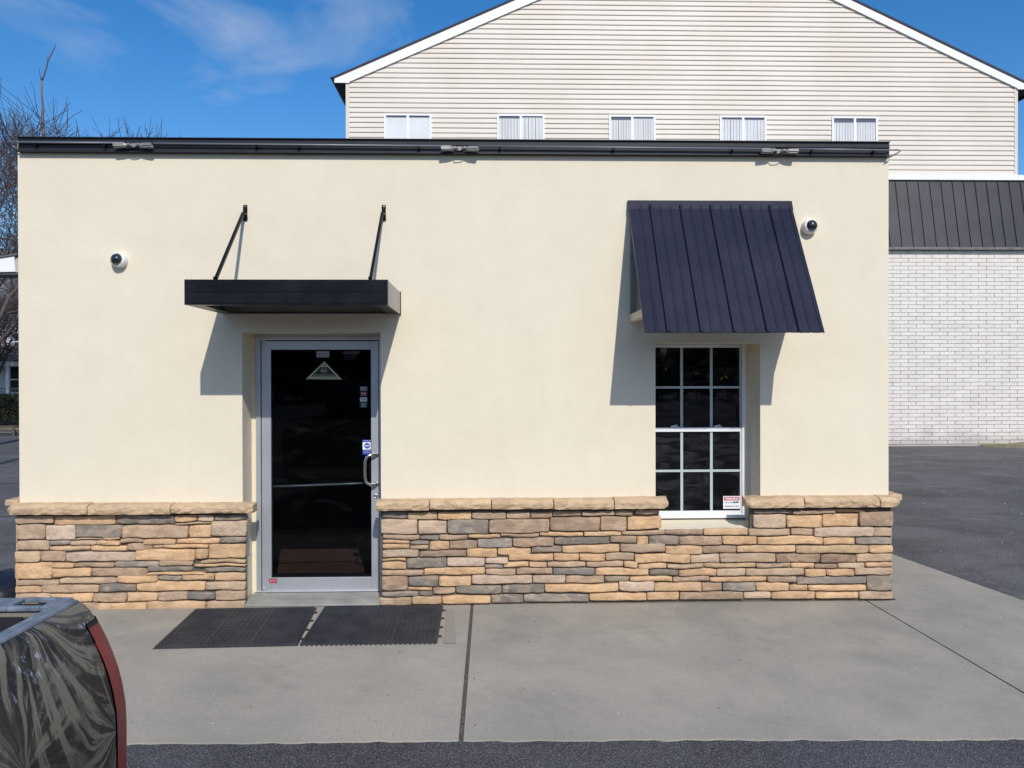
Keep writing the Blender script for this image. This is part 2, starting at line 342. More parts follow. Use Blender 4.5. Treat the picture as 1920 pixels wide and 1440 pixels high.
# stones -------------------------------------------------------------
COLS = {'T': (.73,.465,.245), 'K': (.54,.385,.25), 'B': (.41,.285,.19), 'G': (.19,.185,.165), 'L': (.60,.455,.33), 'P': (.68,.52,.40), 'O': (.60,.43,.24), 'D': (.29,.185,.125), 'S': (.27,.25,.215)}
SA = """108,350,398,408,K;404,350,862,420,T;866,342,1310,412,G;1314,342,1480,392,T;1484,342,1602,390,P;1606,342,1850,383,G;1314,396,1578,412,O
118,413,332,528,K;337,420,558,533,P;560,418,916,512,G;920,418,1411,516,K;1416,418,1578,514,T;1582,386,1848,502,L;556,516,768,531,K;772,506,898,527,T
124,535,366,610,K;369,535,522,569,S;525,536,720,574,K;723,531,898,569,T;900,520,1070,552,K;1073,520,1320,565,T;1324,517,1644,558,T;1648,505,1848,551,G
368,575,672,612,T;676,573,948,614,T;952,556,1144,606,B;1148,569,1220,597,K;1223,562,1556,593,T
112,618,300,697,O;304,614,486,695,B;490,620,1013,692,P;1017,600,1461,684,T;1465,596,1557,667,T;1561,558,1840,671,T
108,702,385,824,T;389,702,552,740,T;389,744,677,811,T;555,700,856,737,B;859,688,1194,737,S;1198,677,1448,723,B;1502,676,1840,703,O;1454,707,1840,731,T
681,740,1100,807,B;1103,727,1440,768,G;1534,737,1838,775,G;1103,771,1530,794,T
882,797,1182,851,T;1186,794,1360,836,S;1364,782,1602,832,T;1606,780,1838,838,T;118,830,440,874,K;444,815,878,859,K
112,880,312,928,T;316,866,738,928,K;742,856,1018,921,G;1022,841,1538,917,T;1542,842,1838,905,K
112,932,376,994,K;380,932,696,994,T;700,930,949,993,K;953,924,1180,991,T;1184,921,1404,985,L;1408,921,1614,975,G;1618,910,1838,983,K
118,1000,416,1064,T;420,1000,736,1064,B;740,998,1098,1062,T;1102,988,1541,1058,T;1547,988,1836,1052,K"""
SB = """100,232,280,278,G;284,234,500,287,O;504,232,744,286,T;748,232,990,284,K;994,230,1164,280,K;1168,228,1328,275,B;1332,226,1538,262,B;1542,226,1774,259,B;1778,224,1905,258,B
94,284,354,391,L;362,292,564,393,L;572,284,866,389,S;874,282,1306,383,B;1310,268,1669,369,B;1674,264,1864,367,K;1868,262,2111,357,T
104,396,366,430,K;374,402,506,431,S;510,396,716,432,B;722,392,952,418,T;956,386,1232,412,B;1236,376,1552,406,T;1556,372,1824,404,T;1828,366,2140,399,K
104,434,296,458,T;104,461,296,495,T;302,436,438,464,G;302,467,436,499,B;442,438,584,503,T;588,436,784,498,B;788,422,1038,490,S;1042,416,1340,480,B;1346,409,1741,462,G;1746,404,1935,454,B
104,500,362,557,L;370,506,708,555,B;713,494,930,558,T;936,483,1173,544,T;1180,474,1395,523,G;1400,465,1811,526,T;1816,458,2140,521,K
102,564,272,585,T;278,562,564,632,G;568,560,840,624,P;843,558,1010,601,P;1016,532,1332,584,T;1336,530,1520,583,T;1524,532,1705,584,T;1709,528,1916,581,K
102,590,272,641,T;844,606,970,638,S;974,592,1156,629,T;1160,590,1285,629,T;1290,588,1568,627,K;1574,586,1841,627,K;1846,586,1940,626,T
100,645,398,685,K;402,630,842,685,T;846,641,1062,682,K;1066,632,1330,677,B;1334,632,1632,686,G;1638,632,2022,688,T
100,689,286,796,B;290,693,506,769,G;512,695,740,764,T;746,683,1182,748,L;1186,686,1424,744,L;1428,690,1700,742,B;1704,695,1884,738,G;1888,693,2192,730,T
288,772,464,797,T;468,769,628,823,B;634,757,962,821,G;966,753,1270,817,G;1273,746,1804,812,T;1808,733,2062,803,P
100,801,360,841,S;363,799,464,833,G;84,846,314,903,K;318,836,530,897,T;534,834,883,893,T;888,826,1118,889,G;1122,822,1590,881,S;1594,814,2008,870,T"""
SC = """10,208,175,236,K;212,345,476,380,B;480,339,782,382,T;787,338,1074,385,K;1086,334,1238,385,B;1244,326,1652,393,L;1656,330,1786,391,K
828,205,1090,232,G;1093,205,1388,235,B;1392,206,1596,224,T;1600,205,1778,214,G;822,236,1048,334,L;1052,241,1295,329,T;1304,236,1550,323,T;1556,218,1788,323,B
18,390,94,446,T;98,387,306,452,G;310,388,604,451,B;607,388,848,447,T;852,389,1306,448,T;1310,396,1528,450,T;1534,396,1782,448,S
212,456,468,513,T;471,456,708,509,B;712,453,1116,503,T;1120,453,1618,507,O;1622,452,1787,504,T
0,510,384,573,T;388,516,590,577,L;594,509,980,571,K;983,510,1284,572,D;1288,514,1530,572,D;1534,508,1781,566,K
24,578,222,615,T;226,581,480,612,K;484,576,840,609,O;844,576,1080,607,B;1082,576,1240,613,T;1244,580,1404,613,B;1407,573,1594,613,L;1598,569,1787,601,T
104,619,304,660,G;308,617,568,666,T;571,614,770,665,L;773,612,1174,665,K;1178,618,1324,671,T;1328,617,1518,665,T;1524,605,1785,656,K
266,669,520,705,B;524,670,916,707,T;919,669,1120,709,B;1124,669,1604,724,S;1608,661,1787,765,S
138,709,462,771,T;468,711,606,767,B;609,711,836,769,G;840,711,1066,767,T;1070,728,1200,767,T;1204,728,1604,769,T
88,776,308,833,T;312,773,754,829,B;758,771,944,823,L;948,771,1248,825,T;1254,774,1549,821,T;1556,771,1788,825,K"""
stones = []
for txt, ox, oy, s in ((SA, 0, 880, 4.0), (SB, 690, 900, 3.84), (SC, 1190, 900, 3.692)):
    for row in txt.split('\n'):
        for it in row.split(';'):
            a = it.split(','); stones.append((ox+float(a[0])/s, oy+float(a[1])/s, ox+float(a[2])/s, oy+float(a[3])/s, a[4]))
def stone_mesh(x0, x1, z0, z1, yf, rnd, cap=False, lend=None, rend=None):
    g = .0005; x0 += g; x1 -= g; z0 += g; z1 -= g
    w, h = x1-x0, z1-z0; nx = max(3, min(9, int(w/.045))); nz = 2 if h > .05 else 1
    rc = min(.008, h*.2, w*.2)
    pts = []
    j = .0016
    def e(): return rnd.uniform(-j, j*.4)
    for i in range(nx+1): pts.append([x0+w*i/nx, z0-e()])
    for k in range(1, nz+1): pts.append([x1+e(), z0+h*k/(nz+1)])
    for i in range(nx+1): pts.append([x1-w*i/nx, z1+e()])
    for k in range(1, nz+1): pts.append([x0-e(), z1-h*k/(nz+1)])
    # round corners
    for idx in (0, nx, nx+nz+1, nx+nz+1+nx):
        p = pts[idx]; p[0] += rc*.45*(1 if p[0] < (x0+x1)/2 else -1)*rnd.uniform(.3, 1.2); p[1] += rc*.45*(1 if p[1] < (z0+z1)/2 else -1)*rnd.uniform(.3, 1.2)
    cx, cz = (x0+x1)/2, (z0+z1)/2
    mb = MB(); n = len(pts)
    def ring(inset, y, jy):
        b = len(mb.v)
        for p in pts:
            dx = max(-1, min(1, (p[0]-cx)/(w/2))); dz = max(-1, min(1, (p[1]-cz)/(h/2)))
            ix = min(inset, w*.4); iz = min(inset, h*.4)
            mb.v.append((p[0]-(dx**3)*ix, y+rnd.uniform(-jy, jy), p[1]-(1 if dz > 0 else -1)*abs(dz)**3*iz))
        return b
    r0 = ring(0, -.028, 0); r1 = ring(.000, yf+.0055, .002); r2 = ring(.0022, yf+.001, .0022); r3 = ring(.012, yf, .004)
    for a, b in ((r0, r1), (r1, r2), (r2, r3)):
        for i in range(n):
            k = (i+1) % n; mb.f.append((a+i, a+k, b+k, b+i)); mb.m.append(0)
    # inner fill: strip between bottom and top rows
    c = len(mb.v)
    tops = list(range(r3+nx+nz+1, r3+nx+nz+1+nx+1)); bots = list(range(r3, r3+nx+1)); tops.reverse()
    mids = []
    for i in range(nx+1):
        a, b = mb.v[bots[i]], mb.v[tops[i]]; mids.append(len(mb.v)); mb.v.append(((a[0]+b[0])/2, yf-.002+rnd.uniform(-.005, .004), (a[2]+b[2])/2))
    for i in range(nx):
        mb.f.append((bots[i], bots[i+1], mids[i+1], mids[i])); mb.f.append((mids[i], mids[i+1], tops[i+1], tops[i])); mb.m += [0, 0]
    # ends
    rs = [r3+nx+k for k in range(0, nz+2)]; ls = [(r3+2*nx+nz+1+k) for k in range(0, nz+1)]+[r3]
    mb.f.append(tuple(rs+[mids[nx]])); mb.f.append(tuple(ls+[mids[0]])); mb.m += [0, 0]
    return mb
YS = -.062
sr1 = at(1673, 1000, YS).x
rnd = random.Random(11)
for (px0, py0, px1, py1, k) in stones:
    a = at(px0, py1, YS); b = at(px1, py0, YS)
    yf = YS + rnd.uniform(-.011, .009)
    sm_ = stone_mesh(a.x, b.x, a.z, b.z, yf, rnd); lo_, hi_ = .03, .78
    for q, vv_ in enumerate(sm_.v):
        fz = max(0, min(1, (vv_[2]-.012)/.05))*max(0, min(1, (.80-vv_[2])/.05))
        w1 = mnoise.noise(Vector((vv_[0]*5.5, 3.1, vv_[2]*9)))*.009+mnoise.noise(Vector((vv_[0]*17, 8.1, vv_[2]*22)))*.0045
        w2 = mnoise.noise(Vector((vv_[0]*9, 5.7, vv_[2]*14)))*.006
        gx_ = min(1, abs(vv_[0]-dl)/.05, abs(vv_[0]-dr)/.05, abs(vv_[0]-sr1)/.05)
        sm_.v[q] = (vv_[0]+w2*gx_, vv_[1]+mnoise.noise(Vector((vv_[0]*30, vv_[2]*45, q*.0)))*(.004 if vv_[1] < -.04 else 0), vv_[2]+w1*fz)
    o = sm_.build('stone', M['stone'], B, smooth=True)
    c = COLS[k]; f = rnd.uniform(.86, 1.12); g = rnd.uniform(-.03, .03)
    o.color = (c[0]*f*(1+g), c[1]*f, c[2]*f*(1-g*1.5), 1)
# cap ledge stones
caps = [(9,946.5,162,966.5,'L'),(163,946.5,318,966,'R'),(319,946,474,963.5,'R'), (704.5,939.5,804,958.5,'R'),(805,938.5,921,956,'R'),(922,938,1038,955.5,'R'),(1039,937.5,1152,956,'R'),(1153,935,1255,955,'E'),
        (1400,933.5,1509,953.5,'S'),(1510,933,1651,952.5,'R'),(1652,932.5,1691,951.5,'E')]
YC = -.125
for (px0, py0, px1, py1, k) in caps:
    a = at(px0, py1, YC); b = at(px1, py0, YC)
    x0, x1, z0, z1 = a.x+.001, b.x-.001, a.z, b.z
    mb = MB(); nn = max(3, int((x1-x0)/.035)); prof = []
    base = 0
    # cross-section (y, z): back-bottom, front-bottom, front face (rough), front-top, back-top
    sec = [(-.001, z0), (-.06, z0-.001), (YC+.006, z0), (YC, z0+.25*(z1-z0)), (YC-.002, z0+.6*(z1-z0)), (YC+.008, z1-.012), (YC+.03, z1-.002), (-.001, z1+.004)]
    for i in range(nn+1):
        t = i/nn; x = x0+(x1-x0)*t
        endl = (k in 'LS' and i == 0) or (k == 'E' and i == nn) 
        for q, (yy, zz) in enumerate(sec):
            jy = rnd.uniform(-.006, .006) if 1 < q < 6 else rnd.uniform(-.001, .001)
            if i in (0, nn) and 1 < q < 7: jy += .005
            if endl and 1 < q < 7: yy = yy + .022
            zc = (z0+z1)/2; zz2 = zz
            if endl and 0 < q < 7: zz2 = zc+(zz-zc)*.55
            mb.v.append((x, min(yy+jy, -.0005), zz2+rnd.uniform(-.0022, .0022)))
    kq = len(sec)
    for i in range(nn):
        for q in range(kq):
            q2 = (q+1) % kq; mb.f.append((i*kq+q, (i+1)*kq+q, (i+1)*kq+q2, i*kq+q2)); mb.m.append(0)
    mb.f.append(tuple(range(kq))); mb.f.append(tuple(nn*kq+q for q in reversed(range(kq)))); mb.m += [0, 0]
    o = mb.build('cap_stone', M['stone'], B, smooth=False, bevel=.004)
    f = rnd.uniform(.95, 1.08); o.color = (.66*f, .475*f, .285*f, 1)
# mortar backing and side veneers
mb = MB(); zc = at(200, 957, -.04).z
sl0 = at(30, 1000, YS).x; sr1 = at(1673, 1000, YS).x
mb.box(sl0+.012, dl+.03, -.034, -.0005, 0, zc); mb.box(dr-.0, at(1238, 960, -.04).x-.01, -.034, -.0005, 0, zc)
mb.box(at(1238, 960, -.04).x-.009, at(1404, 960, -.04).x+.009, -.034, -.0005, 0, wb-.012); mb.box(at(1404, 960, -.04).x+.01, sr1-.012, -.034, -.0005, 0, zc)
mb.build('mortar_bed', M['mortar'], B)
for s in (0, 1):
    rr_ = random.Random(50+s); z = 0.005
    while z < .78:
        h = rr_.choice((.05,.06,.075,.1)); y = -.055; z2 = min(z+h, .8)
        while y < 2.4:
            w = rr_.uniform(.15,.45); y2 = min(y+w, 2.5)
            mb = MB()
            if s == 0: mb.box(sl0+rr_.uniform(.0,.01), XL-.001, y+.003, y2-.002, z+.003, z2-.002)
            else: mb.box(XR+.001, sr1-rr_.uniform(.0,.01), y+.003, y2-.002, z+.003, z2-.002)
            o = mb.build('stone', M['stone'], B, bevel=.004); c = COLS[rr_.choice('TTKBGLT')]; o.color = (*c, 1); y = y2
        z = z2
for xa_, xb_ in ((XL-.10, XL-.001), (XR+.001, XR+.10)):
    mb = MB(); mb.box(xa_, xb_, -.03, 6.9, .812, .862); o = mb.build('cap_stone', M['stone'], B, bevel=.008); o.color = (.66,.475,.285,1)
# door threshold
mb = MB(); mb.prism([(-.055,0.002),(-.055,.018),(.02,.032),(REC+.05,.045),(REC+.05,0.002)], 0, dl+.018, dr-.004); mb.build('threshold', M['threshold'], B, bevel=.006)
# darker seam along the wall foot
mb = MB(); mb.box(sl0+.01, sr1-.01, -.05, -.012, -.1, -.006); mb.build('joint_strip', M['joint'], sw)

# ------------------------------------------------------------------ text helper
def text_into(mb, body, cx, cz, y, h, m, width=None, bold=0):
    cu = bpy.data.curves.new('t', 'FONT'); cu.body = body; cu.size = 1; cu.align_x = 'CENTER'; cu.resolution_u = 2; cu.offset = bold
    ob = bpy.data.objects.new('t', cu); COL.objects.link(ob)
    dg = bpy.context.evaluated_depsgraph_get(); me = bpy.data.meshes.new_from_object(ob.evaluated_get(dg))
    if len(me.vertices):
        xs = [v.co.x for v in me.vertices]; ys = [v.co.y for v in me.vertices]
        w0, w1, h0, h1 = min(xs), max(xs), min(ys), max(ys); s = h/(h1-h0); sx = s if not width else width/(w1-w0)
        b = len(mb.v)
        for v in me.vertices: mb.v.append((cx+(v.co.x-(w0+w1)/2)*sx, y, cz+(v.co.y-(h0+h1)/2)*s))
        for p in me.polygons: mb.f.append(tuple(b+i for i in p.vertices)); mb.m.append(m)
    bpy.data.objects.remove(ob); bpy.data.curves.remove(cu); bpy.data.meshes.remove(me)
def pc(name, c, r=.5): return mat(name, c, r)
PR = {'white': pc('print_white', (.62,.62,.62)), 'grey': pc('print_grey', (.30,.30,.33)), 'black': pc('print_black', (.012,.012,.012)), 'red': pc('print_red', (.50,.04,.07)),
      'blue': pc('print_blue', (.012,.045,.36)), 'pale': pc('print_pale_yellow', (.42,.41,.27)), 'teal': pc('print_teal', (.10,.26,.26)), 'dim': pc('print_dim_grey', (.035,.035,.037)), 'bright': pc('print_bright', (.8,.84,.88)), 'pink': pc('print_pink', (.5,.14,.17))}
PL = list(PR.values()); PI = {k: i for i, k in enumerate(PR)}
def rect(mb, x0, y0, x1, y1, Y, c):
    a = at(x0, y1, Y); b = at(x1, y0, Y); mb.quad((a.x, Y, a.z), (b.x, Y, a.z), (b.x, Y, b.z), (a.x, Y, b.z), PI[c])
def txt(mb, s, px, py, hpx, Y, c, wpx=None, bold=0):
    p = at(px, py, Y); k = (Y-CAM.y)/FPX; text_into(mb, s, p.x, p.z, Y, hpx*k, PI[c], wpx*k if wpx else None, bold)

# ------------------------------------------------------------------ door
D = thing('door', parent=B); YD = REC
def X(px, Y=YD): return at(px, 860, Y).x
def Z(py, Y=YD, px=600): return at(px, py, Y).z
mb = MB()
mb.box(dfl, X(491)-.004, YD-.02, YD+.11, .04, Z(630)); mb.box(X(711.5), dr-.001, YD-.02, YD+.11, .04, Z(630)); mb.box(dfl, dr-.001, YD-.018, YD+.112, Z(637.8), dt-.001)
mb.build('door_frame', M['aluminium'], D, bevel=.002)
zb = Z(1110); zt = Z(639.5); zg0 = Z(1082); zg1 = Z(655.6)
mb = MB(); mb.box(X(491.5), X(509), YD-.012, YD+.033, zb, zt); mb.build('stile', M['aluminium'], D, bevel=.002)
mb = MB(); mb.box(X(696.5), X(710.5), YD-.012, YD+.033, zb, zt); mb.build('stile', M['aluminium'], D, bevel=.002)
mb = MB(); mb.box(X(509)+.0005, X(696.5)-.0005, YD-.0105, YD+.031, zg1, zt-.001); mb.build('rail', M['aluminium'], D, bevel=.002)
mb = MB(); mb.box(X(509)+.0005, X(696.5)-.0005, YD-.0105, YD+.031, zb+.001, zg0); mb.build('rail', M['aluminium'], D, bevel=.002)
mb = MB(); mb.quad((X(508), YD+.012, zg0-.005), (X(697.5), YD+.012, zg0-.005), (X(697.5), YD+.012, zg1+.005), (X(508), YD+.012, zg1+.005)); mb.build('pane', M['glass'], D)
# dark gasket lines round glass
mb = MB(); gx0, gx1 = X(509), X(696.5)
mb.box(gx0, gx0+.005, YD-.004, YD+.02, zg0, zg1); mb.box(gx1-.005, gx1, YD-.004, YD+.02, zg0, zg1); mb.box(gx0, gx1, YD-.0035, YD+.0205, zg0, zg0+.004); mb.box(gx0, gx1, YD-.0035, YD+.0205, zg1-.004, zg1)
mb.build('gasket', M['dark_gap'], D)
# leaf/frame gap behind
mb = MB(); mb.box(X(490), X(712), YD+.034, YD+.06, .046, zg0+.02); mb.box(X(490), X(712), YD+.034, YD+.06, zg1-.02, zt+.01); mb.box(X(490), X(507), YD+.034, YD+.06, zg0, zg1); mb.box(X(698), X(712), YD+.034, YD+.06, zg0, zg1); mb.build('weather_strip', M['dark_gap'], D)
# pull handle
hp = [at(706, 853, YD-.012), at(702, 852.5, YD-.05), at(694, 853, YD-.065), at(687, 857, YD-.068), at(684.5, 866, YD-.068), at(684, 882, YD-.068), at(684.5, 897, YD-.068), at(687, 905, YD-.068), at(694, 909.5, YD-.065), at(702, 909, YD-.05), at(706, 908, YD-.012)]
mb = MB(); mb.tube(hp, .0125, 12)
for e in (hp[0], hp[-1]): mb.lathe([(0,.006),(.019,.006),(.02,0)], (e.x, YD-.012, e.z), n=14)
mb.build('handle', M['steel'], D, smooth=True)
mb = MB(); mb.tube([at(510, 912.5, YD+.05), at(560, 910.8, YD+.075), at(640, 907.8, YD+.075), at(690, 905.5, YD+.05)], .0105, 10); mb.build('push_bar', M['aluminium'], D, smooth=True)
c = at(704.5, 930, YD-.012); mb = MB(); mb.lathe([(.018,0),(.018,.006),(.014,.010),(.008,.010),(.007,.006),(0,.006)], c, n=18); mb.box(c.x-.0015, c.x+.0015, c.y-.0125, c.y-.0105, c.z-.006, c.z+.006, 1); mb.build('lock', [M['steel'], M['dark_gap']], D, smooth=True)
for (a, b2) in ((634, 650), (1099, 1117)):
    mb = MB(); mb.box(X(492.5), X(500), YD-.024, YD-.0125, Z(b2), Z(a)); mb.tube([(X(496), YD-.026, Z(b2)+.005), (X(496), YD-.026, Z(a)-.005)], .008, 10); mb.build('pivot', M['aluminium'], D, bevel=.001)
mb = MB(); mb.box(X(481)+.001, dr-.006, YD-.035, YD+.09, .0462, .053); mb.build('sill_plate', M['aluminium'], D, bevel=.002)
YG = YD+.0095
# stickers
mb = MB(); rect(mb, 593.5, 658.5, 617.5, 670, YG, 'grey'); txt(mb, 'Business Door', 605.5, 662.8, 2.6, YG-.0006, 'black', 20); txt(mb, 'Replacement', 605.5, 666.6, 2.4, YG-.0006, 'black', 19); mb.build('sticker', PL, D)
mb = MB(); rect(mb, 643.5, 658.5, 673.5, 664, YG, 'dim'); txt(mb, '24 HR.', 658, 668, 5, YG, 'dim', 24, .01); txt(mb, 'EMERGENCY', 658, 673.2, 2.4, YG, 'dim', 25); mb.build('sticker', PL, D)
mb = MB()
def tri(mb, pts, Y, c): mb.poly([at(px, py, Y) for px, py in pts], PI[c])
tri(mb, [(573, 711), (641.5, 711.5), (608, 677.5)], YG, 'pale'); tri(mb, [(583, 705.8), (631.5, 706), (614.5, 688.2), (601, 688.2)], YG-.0006, 'black')
txt(mb, 'Ask', 608, 684.5, 4, YG-.0008, 'black', 7); txt(mb, 'about our', 607.5, 690.5, 2, YG-.0012, 'pale', 10); txt(mb, 'PSC', 607.5, 695, 4, YG-.0012, 'pale', 12, .03); txt(mb, 'COMPANY', 607.5, 698.8, 1.6, YG-.0012, 'pale', 12)
txt(mb, 'SERVICE PROTECTION PLAN', 607.5, 703.2, 2.8, YG-.0012, 'pale', 39, .01); txt(mb, 'SERVICE AND REPLACEMENT COVERAGE', 607.5, 708.7, 1.5, YG-.0008, 'black', 52); mb.build('sticker', PL, D, label='pale yellow triangular sticker')
mb = MB(); rect(mb, 675.3, 725, 688.3, 732.3, YG, 'grey'); txt(mb, 'DISCOVER', 681.8, 728.6, 2.2, YG-.0006, 'black', 11); mb.build('sticker', PL, D)
mb = MB(); rect(mb, 674.8, 733, 688.6, 743.2, YG, 'black'); 
for cx_ in (679.4, 684): 
    cc = at(cx_, 738, YG-.0006); mb.lathe([(0,0),(.0135,.0001 if cx_ < 680 else .0004)], cc, n=16, m=PI['pink'])
txt(mb, 'MasterCard', 681.7, 741.9, 1.2, YG-.0016, 'white', 10); mb.build('sticker', PL, D)
mb = MB(); rect(mb, 675, 745.3, 688.2, 752.8, YG, 'white'); txt(mb, 'VISA', 681.6, 749, 3.6, YG-.0006, 'black', 9.5, .02); mb.build('sticker', PL, D)
mb = MB(); rect(mb, 674.5, 754.2, 689, 764.5, YG, 'dim'); rect(mb, 677.6, 755.2, 686, 763.6, YG-.0006, 'teal'); txt(mb, 'AMEX', 681.8, 759.4, 3, YG-.0012, 'grey', 7); mb.build('sticker', PL, D)
mb = MB(); rect(mb, 679.8, 824.5, 696, 852.5, YG, 'blue'); rect(mb, 680, 829, 696, 842.8, YG-.0006, 'bright')
cc = at(688.3, 835.8, YG-.001); rad = 5.6*(YG+DIST)/FPX
mb.poly([(cc.x+rad*math.cos(math.pi*(i+.5)/4), YG-.001, cc.z+rad*math.sin(math.pi*(i+.5)/4)) for i in range(8)], PI['blue'])
txt(mb, 'ADT', 688.3, 835.8, 3.6, YG-.0016, 'bright', 8, .03); txt(mb, 'Protected by', 688.6, 826.6, 2.2, YG-.0006, 'bright', 13); txt(mb, 'ADT Security', 688.2, 845.4, 2.3, YG-.0006, 'bright', 13.5); txt(mb, 'Services, Inc.', 688.2, 848.6, 2, YG-.0006, 'bright', 12); mb.build('sticker', PL, D, label='blue and white security company sticker')
mb = MB(); rect(mb, 504.7, 1085.3, 519.3, 1093.2, YD-.0125, 'black'); rect(mb, 505.5, 1086, 518.5, 1092.5, YD-.0129, 'red'); txt(mb, 'Ray Glass', 512, 1089.2, 3, YD-.0133, 'white', 11); mb.build('sticker', PL, D)

# ------------------------------------------------------------------ window
Wd = thing('window', parent=B); YW = REC
def WX(px, Y=YW): return at(px, 800, Y).x
def WZ(py, Y=YW): return at(1330, py, Y).z
xl_, xr_ = wl-.035, wfr
mb = MB()
zb_, zt_ = WZ(971), wt-.001
mb.box(WX(1391), xr_-.001, YW-.01, YW+.09, zb_, zt_); mb.box(xl_-.03, WX(1221), YW-.01, YW+.09, zb_, zt_); mb.box(xl_, xr_-.002, YW-.008, YW+.088, WZ(646.8), zt_-.001); mb.box(xl_, xr_-.002, YW-.012, YW+.088, zb_-.001, WZ(965))
mb.build('window_frame', M['white_vinyl'], Wd, bevel=.003)
def sash(y, top, bot, tr, br):
    mb = MB(); a, b2 = WX(1221, y), WX(1391, y)
    mb.box(a, WX(1226, y), y, y+.03, WZ(bot, y), WZ(top, y)); mb.box(WX(1388, y), b2-.001, y, y+.03, WZ(bot, y), WZ(top, y))
    mb.box(WX(1226, y), WX(1388, y), y-.001, y+.029, WZ(top+tr, y), WZ(top, y)-.001); mb.box(WX(1226, y), WX(1388, y), y-.001, y+.029, WZ(bot, y)+.001, WZ(bot-br, y))
    mb.build('sash', M['white_vinyl'], Wd, bevel=.002)
sash(YW+.040, 646.8, 808, 4.8, 6); sash(YW+.004, 801.4, 965, 8, 7)
for y, hz, t0, t1 in ((YW+.052, 726.2, 651.4, 802), (YW+.016, 882.6, 809.4, 958)):
    for vx in (1278.2, 1333.8):
        mb = MB(); mb.box(WX(vx-2.4, y), WX(vx+2.4, y), y, y+.01, WZ(t1, y), WZ(t0, y)); mb.build('muntin', M['muntin'], Wd)
    mb = MB(); mb.box(WX(1226, y), WX(1388.5, y), y-.001, y+.011, WZ(hz+2.1, y), WZ(hz-2.1, y)); mb.build('muntin', M['muntin'], Wd)
    xs = [1226, 1278.2, 1333.8, 1388.5]; zs = [t0, hz, t1]
    for i in range(3):
        for j in range(2):
            mb = MB(); yy = y+.014; a, b2, c_, d_ = WX(xs[i], yy), WX(xs[i+1], yy), WZ(zs[j+1], yy), WZ(zs[j], yy)
            ty = random.Random(i*7+j+int(t0)).uniform(-.0015, .0015)
            mb.quad((a, yy+ty, c_), (b2, yy-ty, c_), (b2, yy-ty*.4, d_), (a, yy+ty, d_)); mb.build('pane', M['window_glass'], Wd)
for cx_ in (1266, 1347):
    p = at(cx_, 799.5, YW+.0); mb = MB(); mb.box(p.x-.035, p.x+.035, YW+.008, YW+.028, p.z-.008, p.z-.001); mb.bar((p.x-.03, YW+.016, p.z), (p.x+.02, YW+.012, p.z+.012), .012, .006); mb.build('latch', M['white_vinyl'], Wd, bevel=.001)
mb = MB(); YG2 = YW+.012
rect(mb, 1356, 930, 1387.5, 954, YG2, 'bright'); rect(mb, 1357.5, 931.5, 1386, 938.6, YG2-.0006, 'red')
txt(mb, 'WARNING', 1371.8, 935, 4.4, YG2-.0012, 'bright', 25, .03); txt(mb, 'Security', 1366.5, 942.3, 4.4, YG2-.0008, 'black', 15, .01); txt(mb, 'Cameras in Use', 1371.7, 948.8, 4.2, YG2-.0008, 'black', 26, .01)
for (ax, ay, w, h) in ((1377, 941.8, 4.5, 3), (1382.5, 941.5, 4.5, 3)): rect(mb, ax-w/2, ay-h/2, ax+w/2, ay+h/2, YG2-.0008, 'black')
mb.build('sticker', PL, Wd, label='white warning sticker with red heading')

# ------------------------------------------------------------------ door canopy
Cn = thing('door_canopy', 'flat black metal canopy on two tie rods over the glass door', 'canopy')
PF = -.80
cx0, cx1 = at(345.5, 550, PF).x, at(727, 550, PF).x; cz1, cz0 = at(540, 524, PF).z, at(540, 571.5, PF).z
mb = MB(); mb.box(cx0, cx1, PF, PF+.03, cz0, cz1); zmid = cz0+(cz1-cz0)*.5; mb.box(cx0+.02, cx1-.02, PF-.003, PF-.0001, zmid+.003, cz1-.012); mb.box(cx0+.02, cx1-.02, PF-.003, PF-.0001, cz0+.008, zmid-.003)
mb.build('front_fascia', M['black_metal'], Cn, bevel=.002)
mb = MB(); mb.box(cx1-.014, cx1-.001, PF+.0305, -.002, cz0+.001, cz1-.002); mb.build('side_panel', M['beige_metal'], Cn, bevel=.001, label='pale beige side panel')
mb = MB(); mb.box(cx0+.001, cx0+.014, PF+.0305, -.002, cz0+.001, cz1-.002); mb.build('side_panel', M['beige_metal'], Cn, bevel=.001, label='pale beige side panel')
mb = MB(); mb.box(cx0+.0145, cx1-.0145, PF+.031, -.003, cz1-.05, cz1-.012)
for i in range(9): 
    xx = cx0+.1+i*(cx1-cx0-.2)/8; mb.box(xx-.01, xx+.01, PF+.035, -.004, cz1-.075, cz1-.0505)
mb.build('roof_deck', M['black_metal'], Cn)
mb = MB(); mb.box(cx0+.0145, cx0+.10, PF+.032, -.004, cz0+.002, cz0+.008); mb.box(cx1-.10, cx1-.0145, PF+.032, -.004, cz0+.002, cz0+.008); mb.box(cx0+.10, cx1-.10, -.07, -.004, cz0+.002, cz0+.008); mb.box(cx0+.10, cx1-.10, PF+.032, PF+.10, cz0+.0022, cz0+.0078)
mb.build('lower_flange', M['black_metal'], Cn)
mb = MB(); mb.box(cx1, cx1+.004, -.02, -.001, cz0-.006, cz1+.004); mb.build('wall_flashing', M['black_metal'], Cn)
mb = MB()
for bx in (350, 399, 697, 723):
    p = at(bx, 534 if bx in (399, 697) else 529, PF-.003); mb.lathe([(.008,0),(.008,.004),(.005,.006),(0,.006)], p, n=10)
for bx in (399, 697): pass
mb.build('bolts', M['black_metal'], Cn, smooth=True)
